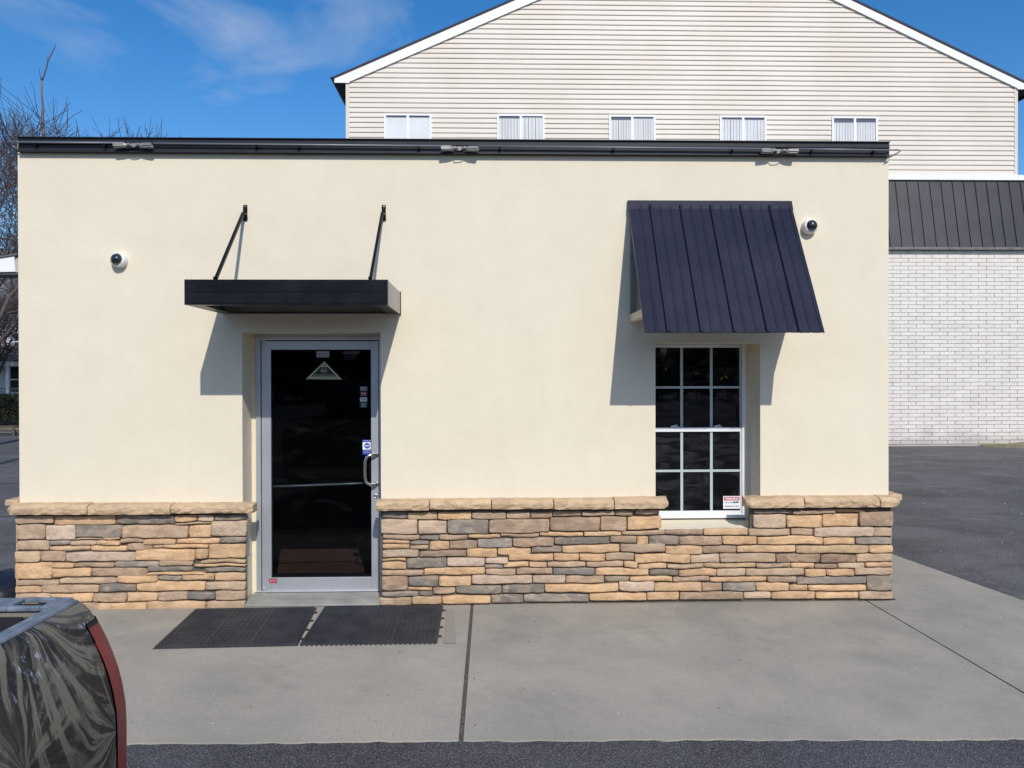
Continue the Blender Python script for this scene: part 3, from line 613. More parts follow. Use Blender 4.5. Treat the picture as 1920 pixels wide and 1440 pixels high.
for (wx, tx, ty) in ((457.5, 403, 522), (717, 690.5, 521)):
    top = at(wx, 400, -.03); w0 = at(wx, 412, -.001); w1 = at(wx, 384.5, -.001); bt_ = at(tx, ty, -.67); bt_.z = cz1+.012
    mb = MB(); xx = w0.x+.012; mb.box(xx-.016, xx+.016, -.008, -.001, w0.z-.01, w1.z); mb.box(xx-.004, xx+.004, -.055, -.0081, w0.z+.01, w1.z-.03); 
    mb.tube([(xx-.022, -.035, top.z-.005), (xx+.026, -.035, top.z-.005)], .005, 8, m=1); mb.lathe([(0,.004),(.0045,.003),(.005,0)], (xx, -.008, w1.z-.014), n=8, m=1)
    mb.build('wall_bracket', [M['black_metal'], M['steel']], Cn)
    mb = MB(); mb.bar((xx-.008, -.035, top.z), (xx-.008-(.0), bt_.y, bt_.z+.012), .022, .022); mb.build('tie_rod', M['black_metal'], Cn, bevel=.002)
    mb = MB(); mb.box(xx-.03, xx+.02, -.71, -.63, cz1-.012, cz1+.004); mb.box(xx-.022, xx-.018, -.69, -.65, cz1+.004, cz1+.035); mb.build('foot_bracket', M['black_metal'], Cn)

# ------------------------------------------------------------------ window awning
Aw = thing('window_awning', 'sloping dark navy ribbed metal awning over the gridded window', 'awning')
ax0, ax1 = at(1178.5, 390, -.02).x, at(1482.5, 390, -.02).x
azT, azB, ayB = at(1330, 380, -.02).z, at(1380, 622.5, -.68).z, -.68
ayT = -.025
def AP(x, t, lift=0):   # point on the sloping sheet; lift along its normal
    nrm = Vector((0, -(azT-azB), -(ayB-ayT)*-1)).normalized()
    nrm = Vector((0, -(azT-azB), (ayT-ayB))).normalized()
    return Vector((x, ayT+(ayB-ayT)*t, azT+(azB-azT)*t)) + nrm*lift
majors = [at(p, 396, -.03).x for p in (1219, 1275.5, 1331.5, 1387.5, 1441.7)]
edges = [ax0]+majors+[ax1]
ar = random.Random(5)
for i in range(6):
    a, b2 = edges[i], edges[i+1]; mb = MB()
    xs = [(a, 0)]
    full = majors[1]-majors[0]
    offs = []
    st = a if i else majors[0]-full
    for f in (.33, .66):
        c_ = st+full*f
        if a+.02 < c_ < b2-.02: offs.append(c_)
    for c_ in offs: xs += [(c_-.011, 0), (c_-.005, .0042), (c_+.005, .0042), (c_+.011, 0)]
    xs.append((b2, 0))
    te = 1+ar.uniform(-.003, .003)
    K = 6
    P_ = [[AP(x, te*k/K, l+(.0015*math.sin(k*1.7+i*2.1+x*9) if 0 < k < K else 0)) for (x, l) in xs] for k in range(K+1)]
    for k in range(K):
        for j in range(len(xs)-1):
            mb.quad(P_[k+1][j], P_[k+1][j+1], P_[k][j+1], P_[k][j]); 
    th = [[p+Vector((0, .004, -.004)) for p in r] for r in P_]
    for k in range(K):
        for j in range(len(xs)-1): mb.quad(th[k][j], th[k][j+1], th[k+1][j+1], th[k+1][j])
    for j in range(len(xs)-1): mb.quad(P_[K][j], th[K][j], th[K][j+1], P_[K][j+1])
    for k in range(K):
        mb.quad(P_[k][0], th[k][0], th[k+1][0], P_[k+1][0]); mb.quad(P_[k+1][-1], th[k+1][-1], th[k][-1], P_[k][-1])
    mb.build('roof_panel', M['navy_metal'], Aw)
for x in majors:
    mb = MB(); a = [AP(x+d, .03, l) for d, l in ((-.016, .001), (-.009, .02), (.009, .02), (.016, .001))]; b2 = [AP(x+d, 1.002, l) for d, l in ((-.016, .001), (-.009, .02), (.009, .02), (.016, .001))]
    for j in range(3): mb.quad(b2[j], b2[j+1], a[j+1], a[j])
    mb.poly(b2); mb.poly(list(reversed(a))); mb.build('rib', M['navy_metal'], Aw)
zfl0 = at(1330, 393, -.05).z; zfl1 = at(1330, 375.5, -.02).z
mb = MB(); mb.prism([(-.001, zfl1), (-.028, zfl1-.004), (-.062, zfl0), (-.058, zfl0-.003), (-.02, zfl1-.02), (-.001, zfl1-.02)], 0, ax0-.006, ax1+.006); mb.build('top_flashing', M['navy_metal'], Aw)
M['cream_paint'] = mat('cream_painted_wood', (.55,.49,.38), .7, bump=(20,.2,.003)); M['grey_wood'] = mat('weathered_grey_board', (.27,.26,.23), .85, bump=(30,.4,.004), var=(12,(.20,.19,.165),.4,.7))
zar = at(1181, 597, 0).z
for s, xx in ((1, ax0+.012), (-1, ax1-.012)):
    x0_, x1_ = (xx, xx+.045) if s > 0 else (xx-.045, xx)
    mb = MB(); mb.box(x0_, x1_, -.04, -.002, zar+.03, azT-.06); mb.build('side_post', M['grey_wood'], Aw)
    tt = (azT-zar)/(azT-azB); yy = ayT+(ayB-ayT)*tt+.02
    mb = MB(); mb.box(x0_-.001*s, x1_, yy+.012, -.001, zar-.03, zar+.0295); mb.build('side_arm', M['cream_paint'], Aw)
    mb = MB(); mb.bar((x0_+.02, -.045, azT-.20), (x0_+.02, ayB+.16, azB+.14), .04, .03, up=(1,0,0)); mb.build('rafter', M['grey_wood'], Aw)

# ------------------------------------------------------------------ dome cameras, conduit, floodlights
domem = mat('smoked_dome', (.012,.013,.018), .06, spec=.8, coat=.5)
for (px, py, tilt, lab) in ((226, 488.5, Vector((-.13,-1,.05)), 'white dome security camera left of the door canopy'), (1516, 426, Vector((.10,-1,.06)), 'white dome security camera right of the navy awning')):
    t = thing('security_camera', lab, 'camera', group='dome cameras on the stucco wall'); p = at(px, py, -.001); ax = tilt.normalized()
    mb = MB(); mb.lathe([(.061,0),(.061,.03),(.057,.034)], p, n=32); mb.build('base', M['pvc'], t, smooth=True)
    q = p+Vector((0,-.03,0))
    mb = MB(); mb.lathe([(.057,-.012),(.0605,.008),(.059,.020),(.054,.028),(.0465,.032),(.045,.026)], q, ax, 32); mb.build('housing', M['pvc'], t, smooth=True)
    mb = MB(); mb.lathe([((.0455)*math.cos(a*math.pi/16), .030+.040*math.sin(a*math.pi/16)) for a in range(9)], q, ax, 28); mb.build('dome', domem, t, smooth=True)
    mb = MB()
    for k in range(3): 
        an = k*2.1+.3; a1 = ax.cross(Vector((0,0,1))).normalized(); b1 = ax.cross(a1); mb.lathe([(0,.0365),(.003,.036),(.003,.03)], q+(a1*math.cos(an)+b1*math.sin(an))*.050-ax*.004, ax, 8)
    mb.build('screws', M['dark_gap'], t)
YP = -.064
cond = thing('conduit', 'thin grey conduit running along the black roof trim', 'pipe')
for a, b2 in (((14, 266.5), (233, 268)), ((289, 269), (848, 274)), ((897, 274.2), (1452, 279)), ((1492, 279.3), (1664, 281.5))):
    mb = MB(); mb.tube([at(*a, YP), at(*b2, YP)], .0078, 8); mb.build('tube', M['conduit'], cond, smooth=True)
for px in (66, 196, 480, 560, 785, 937, 1150, 1373, 1522, 1638):
    p = at(px, 268+(px-66)*.0088, YP); mb = MB(); mb.lathe([(.010,-.03),(.010,.010),(.007,.014),(0,.014)], p+Vector((0,0,-.014)), n=10); mb.box(p.x-.007, p.x+.007, YP-.012, -.041, p.z-.018, p.z-.004); mb.build('clamp', M['black_metal'], cond, smooth=False)
# loop of rod beyond the right end, and left stub tips
mb = MB(); q = [at(1660, 281, YP), at(1684, 281, YP+.02), at(1688, 283, YP+.03), at(1684, 286, YP+.03), at(1664, 297, YP+.02)]; mb.tube(q, .006, 6); mb.build('end_bracket', M['conduit'], cond, smooth=True)
mb = MB(); q = [at(33, 279, YP+.02), at(15, 268, YP+.02)]; mb.tube(q, .006, 6); mb.build('end_bracket', M['conduit'], cond, smooth=True)
for (px, py, lab) in ((250, 272.5, 'pair of grey floodlights on the roof trim nearest its left end'), (862, 278.5, 'pair of grey floodlights on the roof trim between canopy and awning'), (1461, 283.5, 'pair of grey floodlights on the roof trim above the navy awning')):
    f = thing('floodlight', lab, 'light', group='twin floodlights on the roof trim'); yl = YP-.012; k = (yl+DIST)/FPX; c = at(px, py, yl)
    mb = MB(); mb.box(c.x-.024, c.x+.024, YP+.002, YP+.024, c.z-.012, c.z+.02)
    for q in (-1, 1):
        mb.tube([(c.x+q*.012, YP+.002, c.z), (c.x+q*.028, yl+.006, c.z+.006), (c.x+q*.05, yl, c.z+.004)], .008, 6); mb.bar((c.x+q*.03, yl, c.z+.012), (c.x+q*.055, yl, c.z+.008), .014, .012)
    mb.tube([(c.x-12*k, yl, c.z-.008), (c.x-6*k, yl-.01, c.z-.024), (c.x+5*k, yl-.01, c.z-.02), (c.x+12*k, yl, c.z-.006)], .004, 5, m=1)
    mb.build('mount', [M['grey_metal'], M['black_metal']], f)
    for s in (-1, 1):
        dx = Vector((s, -.12, -.03)).normalized(); p = c+Vector((s*12*k, 0, 0))
        mb = MB(); mb.lathe([(0,-.004),(.014,0),(.018,.012),(.020,.02),(.0170,.024),(.0170,.088),(.019,.09),(.019,.098),(.016,.098),(.014,.088)], p, dx, 14)
        for a in range(7): 
            an = a*2*math.pi/7; a1 = dx.cross(Vector((0,0,1))).normalized(); b1 = dx.cross(a1); r_ = (a1*math.cos(an)+b1*math.sin(an))*.0185; mb.bar(p+dx*.026+r_, p+dx*.09+r_, .004, .006)
        mb.build('lamp_head', M['grey_metal'], f, smooth=False)
        mb = MB(); mb.lathe([(0,.092),(.015,.091)], p, dx, 12); mb.build('lens', M['pvc'], f)

# ------------------------------------------------------------------ rubber mats
M['rubber'] = mat('black_rubber', (.024,.026,.032), .55, bump=(80,.3,.002), var=(5,(.042,.044,.050),.4,.7))
def matmesh(corners, ramp, teeth, lab):
    A_, B_, C_, D_ = [at(x, y, Z=0) for x, y in corners]  # front-left, front-right, back-right, back-left
    t = thing('rubber_mat', lab, 'mat', group='rubber mats at the door')
    def P(u, v, z): p = (A_*(1-u)+B_*u)*(1-v)+(D_*(1-u)+C_*u)*v; return Vector((p.x, p.y, z))
    n = 24; mb = MB()
    for i in range(n+1):
        u = .02+.96*i/n; w = .0095 if i % 8 else .022
        mb.bar(P(u, .02, .008), P(u, .98, .008), w, .0125)
    for i in range(n+1):
        v = .02+.96*i/n; w = .0095 if i % 8 else .022
        mb.bar(P(.02, v, .0083), P(.98, v, .0083), w, .0125)
    mb.build('lattice', M['rubber'], t)
    mb = MB(); mb.quad(P(.02,.02,.0018), P(.98,.02,.0018), P(.98,.98,.0018), P(.02,.98,.0018)); mb.build('hole_shade', M['dark_gap'], t)  # black sheet laid in to imitate the shade inside the holes
    mb = MB()
    for (a, b2, c_, d_) in (((0,0),(1,0),(.98,.022),(.02,.022)), ((1,0),(1,1),(.98,.98),(.98,.022)), ((1,1),(0,1),(.02,.98),(.98,.98)), ((0,1),(0,0),(.02,.022),(.02,.98))):
        lo = .003 if ramp else .009
        mb.quad(P(*a, lo), P(*b2, lo), P(*c_, .0153), P(*d_, .0153)); mb.quad(P(*a, .0005), P(*b2, .0005), P(*b2, lo), P(*a, lo))
    if teeth:
        for i in range(28):
            c = P((i+.5)/28, -.012, .006); mb.lathe([(.011,-.006),(.011,.003),(.008,.005),(0,.005)], c, Vector((0,0.001,1)), 10)
    for v in (.15, .38, .62, .85):
        c = P(1.012, v, .006); mb.lathe([(.014,-.006),(.014,.003),(0,.005)], c, Vector((0,0.001,1)), 10)
    mb.build('border', M['rubber'], t)
    return P
matmesh([(286,1217.5),(558,1211.5),(594,1140.5),(366,1144)], True, False, 'black rubber mat full of small holes, the left one nearer the truck')
matmesh([(562,1210),(820,1206),(831,1136.5),(609,1139)], False, True, 'black rubber mat full of small holes, the right one nearer the sidewalk joint')
# mark left on the concrete beside the mats
mk = mat('grimy_concrete', (.205,.19,.17), .95); n = NT(mk); n.base(n.ramp(n.wave(n.map((1,1,1), rot=(0,0,1.57)), 28, 2, 3, 3), [(.2, (.25,.225,.19)), (.8, (.32,.295,.25))]))
a, b2, c_, d_ = at(831,1206,Z=.004), at(855,1206,Z=.004), at(852,1145,Z=.004), at(838,1143,Z=.004)
mb = MB(); mb.quad(a, b2, c_, d_); mb.build('mat_stain', mk, kind='structure')
# specks, pebbles and leaf bits
deb = random.Random(8); dm = [mat('debris_dark', (.05,.035,.025), .9), mat('debris_light', (.5,.5,.48), .8), mat('leaf_litter', (.14,.09,.05), .9)]
mb = MB()
def chip(x, y, s, z, m):
    k = deb.randint(4, 6); h = s*deb.uniform(.25,.6); a0 = deb.random()*6; e = deb.uniform(.4,1)
    low = [(x+s*math.cos(a0+6.283*i/k)*deb.uniform(.7,1), y+s*e*math.sin(a0+6.283*i/k)*deb.uniform(.7,1)) for i in range(k)]
    mb.prism(low, 2, z, z+h, m)
for i in range(230):
    x, y = deb.uniform(-3.6, 4.2), deb.uniform(-2.4, -.1)
    if -2.4 < x < -.3 and y > -1.1: continue
    chip(x, y, deb.choice((.002,.003,.003,.004,.006)), .0005, deb.choice((0,0,1,1,1,2)))
for i in range(420):
    x, y = deb.uniform(3.5, 14), deb.uniform(-2, 14)
    if x < 4.5 and y < 6: continue
    chip(x, y, deb.choice((.006,.008,.01,.014)), -.029, deb.choice((0,1,1,2)))
for i in range(60): chip(deb.uniform(-4, 4.3), -2.48+deb.uniform(-.04,.03), deb.uniform(.003,.010), -.02, deb.choice((0,0,1)))
mb.build('debris', dm, kind='stuff', label='small pebbles and leaf bits scattered on the paving', cat='litter')
for (px, py, a, ln) in ((1789,1183.5,.25,.028),(1797,1127,-.3,.03),(1683+40,1073,.1,.02)):
    pass
# ------------------------------------------------------------------ dark plastic sack past the left corner
mb = MB(); rb = random.Random(2); c = at(-6, 1088, .35); c.z = 0
nu, nv = 20, 9
for j in range(nv+1):
    for i in range(nu):
        th = 2*math.pi*i/nu; ph = math.pi/2*j/nv; r = math.cos(ph); h = math.sin(ph)**.8
        q = Vector((math.cos(th)*r*.30, math.sin(th)*r*.34, h*.215)); q *= 1+.09*mnoise.noise(q*9)
        mb.v.append((c.x+q.x, c.y+.12+q.y, q.z-.03))
for j in range(nv):
    for i in range(nu):
        k = (i+1) % nu; mb.f.append((j*nu+i, j*nu+k, (j+1)*nu+k, (j+1)*nu+i)); mb.m.append(0)
mb.build('plastic_sack', mat('dark_plastic', (.014,.016,.026), .33, bump=(12,.5,.02)), smooth=True, label='low dark plastic sack on the asphalt behind the left stone corner', cat='sack')
# ------------------------------------------------------------------ siding building behind
H = thing('siding_building', 'tall cream vinyl sided building with a white gable rising behind the roof', 'building')
YH = 15.3
M['siding'] = mat('vinyl_siding', (.68,.63,.55), .55, spec=.4, var=(.7,(.64,.585,.50),.4,.65), bump=(3,.12,.01))
M['white_trim'] = mat('white_trim', (.82,.83,.85), .5)
M['shingle'] = mat('dark_shingle', (.045,.042,.055), .9, bump=(30,.6,.01))
hx0, hx1 = at(651, 300, YH).x, at(1905, 260, YH).x
# gable lines (x, z) on the wall plane, measured under the rake boards
def PZ(px, py): q = at(px, py, YH); return (q.x, q.z)
LA, LB = PZ(655, 150), PZ(1010, 1); RA, RB = PZ(1905, 158), PZ(1563, 1)
sL = (LB[1]-LA[1])/(LB[0]-LA[0]); sR = (RB[1]-RA[1])/(RB[0]-RA[0])
xap = (RA[1]-LA[1]+sL*LA[0]-sR*RA[0])/(sL-sR); zap = LA[1]+sL*(xap-LA[0])
def zl(x): return LA[1]+sL*(x-LA[0])
def zr(x): return RA[1]+sR*(x-RA[0])
def xlim(z):
    a = hx0+.06; b = hx1-.06
    if z > zl(a): a = LA[0]+(z-LA[1])/sL
    if z > zr(b): b = RA[0]+(z-RA[1])/sR
    return a, b
zt_e = min(zl(hx0), zr(hx1))
mb = MB()
mb.prism([(hx0, -.03), (hx1, -.03), (hx1, zr(hx1)), (xap, zap), (hx0, zl(hx0))], 1, YH, YH+14)
mb.build('wall', M['siding'], H)
wins = [(720,809,212.5),(932,1021,213.5),(1142,1229,215),(1350,1437,216.3),(1560,1646,217.8)]
wrect = []
for a, b, t in wins:
    p = at(a, t, YH-.05); q = at(b, t, YH-.05); wrect.append((p.x, q.x, p.z-1.35, p.z))
DZ = 9.262*(YH+DIST)/FPX
zref = at(1440, 161+.2, YH).z      # a course line
z = zref - DZ*math.ceil((zref-2.2)/DZ)
hr = random.Random(3)
while z < zap-.05:
    z1 = min(z+DZ, zap-.02); a0, b0 = xlim(z); a1, b1 = xlim(z1)
    if b1-a1 < .05: a1 = b1 = (a1+b1)/2
    cuts = []
    zc = (z+z1)/2
    for (p, q, r, s) in wrect:
        if r < zc < s: cuts.append((p+.01, q-.01))
    xs = [None]+[c for cc in cuts for c in cc]+[None]
    for k in range(0, len(xs), 2):
        la, lb = (a0, a1) if xs[k] is None else (xs[k], xs[k]); ra, rb = (b0, b1) if xs[k+1] is None else (xs[k+1], xs[k+1])
        y0 = YH-.029; y1 = YH-.008; g = .0065; 
        # wavy vinyl: subdivide along the length
        nseg = max(1, int((ra-la)/1.2)); mb = MB(); rows = []
        for i in range(nseg+1):
            t = i/nseg; xb_ = la+(ra-la)*t; xt_ = lb+(rb-lb)*t; w = hr.uniform(-.003, .003)
            rows.append([(xb_, YH-.001, z+g+w), (xb_, y0, z+g+w), (xb_, y0-.002, z+g+.02+w), (xt_, y1, z1+g*.5)])
        for i in range(nseg):
            for j in range(3): mb.quad(rows[i][j], rows[i+1][j], rows[i+1][j+1], rows[i][j+1])
        mb.build('siding_board', M['siding'], H)
    z = z1 if z1 < zap-.03 else zap
# corner posts
mb = MB(); mb.box(hx0-.03, hx0+.065, YH-.035, YH+.1, 0, zl(hx0)-.05); mb.build('corner_post', M['siding'], H, bevel=.004)
mb = MB(); mb.box(hx1-.065, hx1+.03, YH-.035, YH+.1, 0, zr(hx1)-.05); mb.build('corner_post', M['siding'], H, bevel=.004)
# rake boards, roof
YR = YH-.075; kk = (YR+DIST)/(YH+DIST)
def P2(px, py): q = at(px, py, YR); return (q.x, q.z)
for side in (0, 1):
    if side == 0:
        lo_b, lo_t = P2(655, 153), P2(627, 147); tb, tt = P2(1010, -2), P2(972, -2)
        lo_bb = P2(627, 158)
    else:
        lo_b, lo_t = P2(1908, 165), P2(1942, 166); tb, tt = P2(1563, 0), P2(1598, 0)
    s1 = (tb[1]-lo_b[1])/(tb[0]-lo_b[0]); s2 = (tt[1]-lo_t[1])/(tt[0]-lo_t[0]); s = (s1+s2)/2
    if side == 0: s0 = s; L0 = (lo_b, lo_t)
    else: s9 = s; R0 = (lo_b, lo_t)
def line_x(p, s, q, r): return (r*1.0)
def isect(p, s, q, r):
    x = (q[1]-p[1]+s*p[0]-r*q[0])/(s-r); return (x, p[1]+s*(x-p[0]))
ab = isect(L0[0], s0, R0[0], s9); atp = isect(L0[1], s0, R0[1], s9)
for side in (0, 1):
    lb_, lt_ = (L0 if side == 0 else R0)
    zlow = lb_[1]-.02
    pts = [lb_, ab, atp, lt_, (lt_[0], lb_[1]-.03), (lb_[0]+(-.0 if side == 0 else .0), lb_[1]-.03)]
    mb = MB(); mb.prism(pts if side else pts, 1, YR, YR+.03); mb.build('rake_board', M['white_trim'], H)
    # soffit strip and roof slab
    mb = MB(); th = .05
    mb.prism([(lt_[0], lt_[1]+.003), (atp[0], atp[1]+.003), (atp[0], atp[1]+th+.01), (lt_[0]+(-.05 if side == 0 else .05), lt_[1]+th-.01)], 1, YR-.02, YH+14.2); mb.build('roof', M['shingle'], H)
    mb = MB(); mb.prism([(lb_[0], lb_[1]+.002), (ab[0], ab[1]+.002), (ab[0], ab[1]+.03), (lb_[0], lb_[1]+.03)], 1, YR+.031, YH-.024); mb.build('soffit', M['white_trim'], H)
    x_in = hx0-.032 if side == 0 else hx1+.032
    mb = MB(); xo = lt_[0]
    mb.box(min(xo, x_in), max(xo, x_in), YR+.032, YH+14, lb_[1]-.028, lb_[1]+.0); mb.build('soffit', M['dark_gap'] if False else M['shingle'], H)
    gx = lt_[0]+(-.07 if side == 0 else .07); zt2 = lt_[1]+.03
    mb = MB(); sgn = -1 if side == 0 else 1
    mb.prism([(lt_[0]+sgn*.004, zt2-.13), (lt_[0]+sgn*.05, zt2-.12), (lt_[0]+sgn*.11, zt2-.03), (lt_[0]+sgn*.11, zt2), (lt_[0]+sgn*.004, zt2)], 1, YR-.01, YH+14); mb.build('gutter', M['black_metal'], H)
# windows
blindm = mat('white_blind', (.78,.79,.80), .8, var=(2,(.74,.74,.73),.4,.7)); shade = mat('grey_room', (.12,.14,.17), .9); wr_ = random.Random(12)
for i, (a, b, c_, d_) in enumerate(wrect):
    w = thing('window', parent=H); y0 = YH-.055; y1 = YH-.0005; f = .055
    mb = MB(); mb.box(a, a+f, y0, y1, c_, d_); mb.box(b-f, b, y0, y1, c_, d_); mb.box(a+f, b-f, y0, y1, d_-f, d_); mb.box(a+f, b-f, y0, y1, c_, c_+f); mb.build('window_frame', M['white_trim'], w, bevel=.004)
    xm = (a+b)/2; mb = MB(); mb.box(xm-.032, xm+.032, y0+.003, y1, c_+f, d_-f); mb.build('mullion', M['white_trim'], w)
    mb = MB(); mb.box(a+f, b-f, YH-.024, YH-.023, c_+f, d_-f); mb.build('backing', shade, w)
    for (p, q) in ((a+f, xm-.022), (xm+.022, b-f)):
        mb = MB(); mb.quad((p, YH-.045, c_+f), (q, YH-.045, c_+f), (q, YH-.045, d_-f), (p, YH-.045, d_-f)); mb.build('pane', M['far_glass'], w)
        mb = MB()
        if i == 0: mb.box(p, q, YH-.034, YH-.030, c_+f, d_-f-.05)
        else:
            k = wr_.choice((6, 7, 8)); drop = wr_.uniform(.03, .14)
            for j in range(k):
                x0 = p+(q-p)*j/k+wr_.uniform(.001,.008); x1 = p+(q-p)*(j+1)/k-wr_.uniform(.001,.012); tw_ = wr_.uniform(.001,.009); mb.quad((x0, YH-.028, c_+f), (x1, YH-.028-tw_, c_+f), (x1, YH-.028-tw_, d_-f-drop), (x0, YH-.028, d_-f-drop))
        mb.build('blind', blindm, w)

# ------------------------------------------------------------------ white brick wing with dark mansard
K = thing('brick_building', 'low white painted brick wing with dark standing seam roof edge', 'building')
YB = 15.0
bx0 = at(1560, 600, YB).x; bx1 = at(2150, 600, YB).x; bzt = at(1790, 468, YB).z; bz0 = at(1790, 832.5, YB).z
GEO = True
M['brick'] = mat('white_painted_brick', (.74,.72,.69), .75, bump=(25,.5,.008), var=(2.5,(.66,.64,.61),.42,.7))
n = NT(M['brick']); ge = n.t.nodes.new('ShaderNodeNewGeometry'); v = n.map((1,1,1), src=ge.outputs['Position']); c1 = n.ramp(n.noise(v, 3, 5, .6), [(.35, (.71,.665,.60)), (.65, (.78,.74,.67))])
sx = n.t.nodes.new('ShaderNodeSeparateXYZ'); n.t.links.new(ge.outputs['Position'], sx.inputs[0])
low = n.ramp(n.math('ADD', n.math('MULTIPLY', sx.outputs[2], .8), n.noise(n.map((.7,1,2), src=ge.outputs['Position']), 1.6, 5, .6)), [(.48, 1.), (.85, 0.)])
c1 = n.mix(n.math('MULTIPLY', low, .55), c1, (.30,.27,.24)); oi = n.t.nodes.new('ShaderNodeObjectInfo')
c1 = n.mix(1, c1, n.ramp(oi.outputs['Random'], [(0., .93), (1., 1.)]), 'MULTIPLY'); n.base(c1)
M['brick_joint'] = mat('grey_mortar', (.44,.40,.35), .95, bump=(40,.5,.006))
mb = MB(); mb.box(bx0, bx1, YB+.012, YB+.25, -.03, bzt+.1); mb.build('wall', M['brick_joint'], K)
kx = (YB+DIST)/FPX; BH = 7.36*kx; BW = 30.1*kx
pxs = at(1670, 600, YB).x; zz = at(1790, 832.5, YB).z; row = 0; br = random.Random(9)
bme = None; extra = MB(); cand = []
zz = zz-BH
while zz < bzt-.01:
    off = (row % 2)*.5+.13; i = int((bx0-pxs)/BW)-1
    while True:
        x0 = pxs+(i+off)*BW; i += 1
        if x0 > bx1: break
        if x0 < bx0: continue
        cand.append((x0, zz, row))
    zz += BH; row += 1
xv0, xv1 = at(1640, 600, YB).x, at(1922, 600, YB).x
cand.sort(key=lambda c: (0 if xv0 < c[0] < xv1 else 1, c[1], c[0]))
bmesh_ = MB(); g = .0065
bmesh_.box(g, BW-g, -.006, .02, g, min(BH-g, BH)); 
tm = bmesh_.build('brick', M['brick'], K, bevel=0); tme = tm.data
cnt = 0
for (x0, z0, rw) in cand:
    jy = br.uniform(-.004, .004); h = BH if z0+BH < bzt else bzt-z0
    if z0 < -.03: continue
    if cnt < 299 and h == BH:
        o = tm if cnt == 0 else bpy.data.objects.new('brick', tme)
        if cnt: COL.objects.link(o); o.parent = K
        o.location = (x0, YB+jy, z0+br.uniform(-.001,.001)); o.rotation_euler = (0, br.uniform(-.004,.004), 0); cnt += 1
    else:
        extra.box(x0+g, x0+BW-g, YB-.006+jy, YB+.011, z0+g, z0+h-g)
extra.build('bricks', M['brick'], K, kind='stuff')
# mansard
mx0, mx1 = at(1560, 600, YB).x, at(2150, 600, YB).x
YT, YBm = YH-.04, YB-.12
zT = at(1790, 338.5, YT).z; zB = at(1790, 463, YBm).z
M['mansard'] = mat('charcoal_metal', (.034,.035,.041), .45, spec=.3, bump=(2,.25,.02), var=(1.5,(.044,.045,.052),.4,.65))
M['drip'] = mat('grey_drip_edge', (.17,.165,.16), .5, var=(6,(.11,.11,.11),.4,.7))
sp_ = 22.15*kx; x = at(1678, 340, YT).x; x -= sp_*math.ceil((x-mx0)/sp_)
while x < mx1:
    mb = MB(); mb.prism([(YT, zT), (YBm, zB), (YBm+.02, zB-.002), (YT+.004, zT-.02)], 0, x+.006, x+sp_-.006); mb.build('roof_panel', M['mansard'], K)
    mb = MB(); mb.prism([(YT-.03, zT+.002), (YBm-.03, zB), (YBm, zB-.003), (YT, zT-.003)], 0, x-.0058, x+.0058); mb.build('seam', M['mansard'], K)
    x += sp_
mb = MB(); mb.box(mx0, mx1, YBm-.02, YB-.006, zB-.075, zB-.004); mb.build('drip_edge', M['drip'], K, bevel=.006)
mb = MB(); mb.box(mx0, mx1, YH-.10, YH-.026, zT+.003, at(1790, 328.5, YT).z); mb.build('band_board', M['white_trim'], K, bevel=.004)
mb = MB(); mb.box(mx0, mx1, YB+.25, YH+10, zB-.1, zB); mb.build('roof_deck', M['shingle'], K)
# dirt and grass edging at the foot of the brick wall
mg = mat('dry_grass_soil', (.20,.165,.11), .95, var=(14,(.30,.255,.18),.4,.65), bump=(40,1,.03))
mb = MB(); pts = []
a = at(1838, 838, YB-.05); e = at(2150, 838, YB-.05)
gr = random.Random(3); nx = 40
for j in range(5):
    for i in range(nx+1):
        t = i/nx; x = a.x+(e.x-a.x)*t; y = YB-.0-j*.30*(.25+.75*min(1, t*5)); zzz = -.028+(.10*(1-j/4)**1.2*min(1, t*4)) + (gr.uniform(-.01,.015) if 0 < j < 4 else 0)
        if j == 4: zzz = -.034
        mb.v.append((x, y+gr.uniform(-.03,.03)*(j > 0), zzz))
for j in range(4):
    for i in range(nx): b0 = j*(nx+1)+i; mb.f.append((b0, b0+nx+1, b0+nx+2, b0+1)); mb.m.append(0)
mb.build('verge', mg, kind='structure', smooth=True)
mb = MB()
for i in range(1500):
    t = gr.random(); x = a.x+(e.x-a.x)*t; y = YB-.02-gr.random()*.9*(.3+.7*min(1,t*5)); h = gr.uniform(.03,.09); dx = gr.uniform(-.04,.04); mb.poly([(x, y, -.02), (x+.012, y, -.02), (x+dx, y+gr.uniform(-.03,.03), h)])
mb.build('grass', mat('dry_grass', (.30,.26,.15), .9, var=(3,(.17,.18,.08),.4,.6)), kind='stuff', label='dry grass tufts at the foot of the white brick wall', cat='grass')

# ------------------------------------------------------------------ left background: house, porch roof, hedge, rail, kerb
Hs = thing('house', 'white sided house with porch seen at the far left beyond the hedge', 'house')
YF = 30; 
def FX(px, Y=YF): return at(px, 700, Y).x
def FZ(py, Y=YF): return at(10, py, Y).z
wx0, wx1 = FX(-260), FX(120)
white = mat('white_siding', (.72,.74,.77), .6, var=(2,(.66,.68,.71),.4,.7)); groof = mat('grey_roof', (.16,.16,.17), .9, bump=(20,.5,.02), var=(6,(.11,.11,.12),.4,.7)); dglass = mat('far_dark_glass', (.03,.035,.045), .1)
mb = MB(); mb.box(wx0, wx1, YF, YF+8, -.03, FZ(560)); mb.build('wall', white, Hs)
z = .3
while z < FZ(570):
    mb = MB(); mb.prism([(YF-.001, z), (YF-.025, z), (YF-.006, z+.165), (YF-.001, z+.165)], 0, wx0, wx1); mb.build('siding_board', white, Hs); z += .17
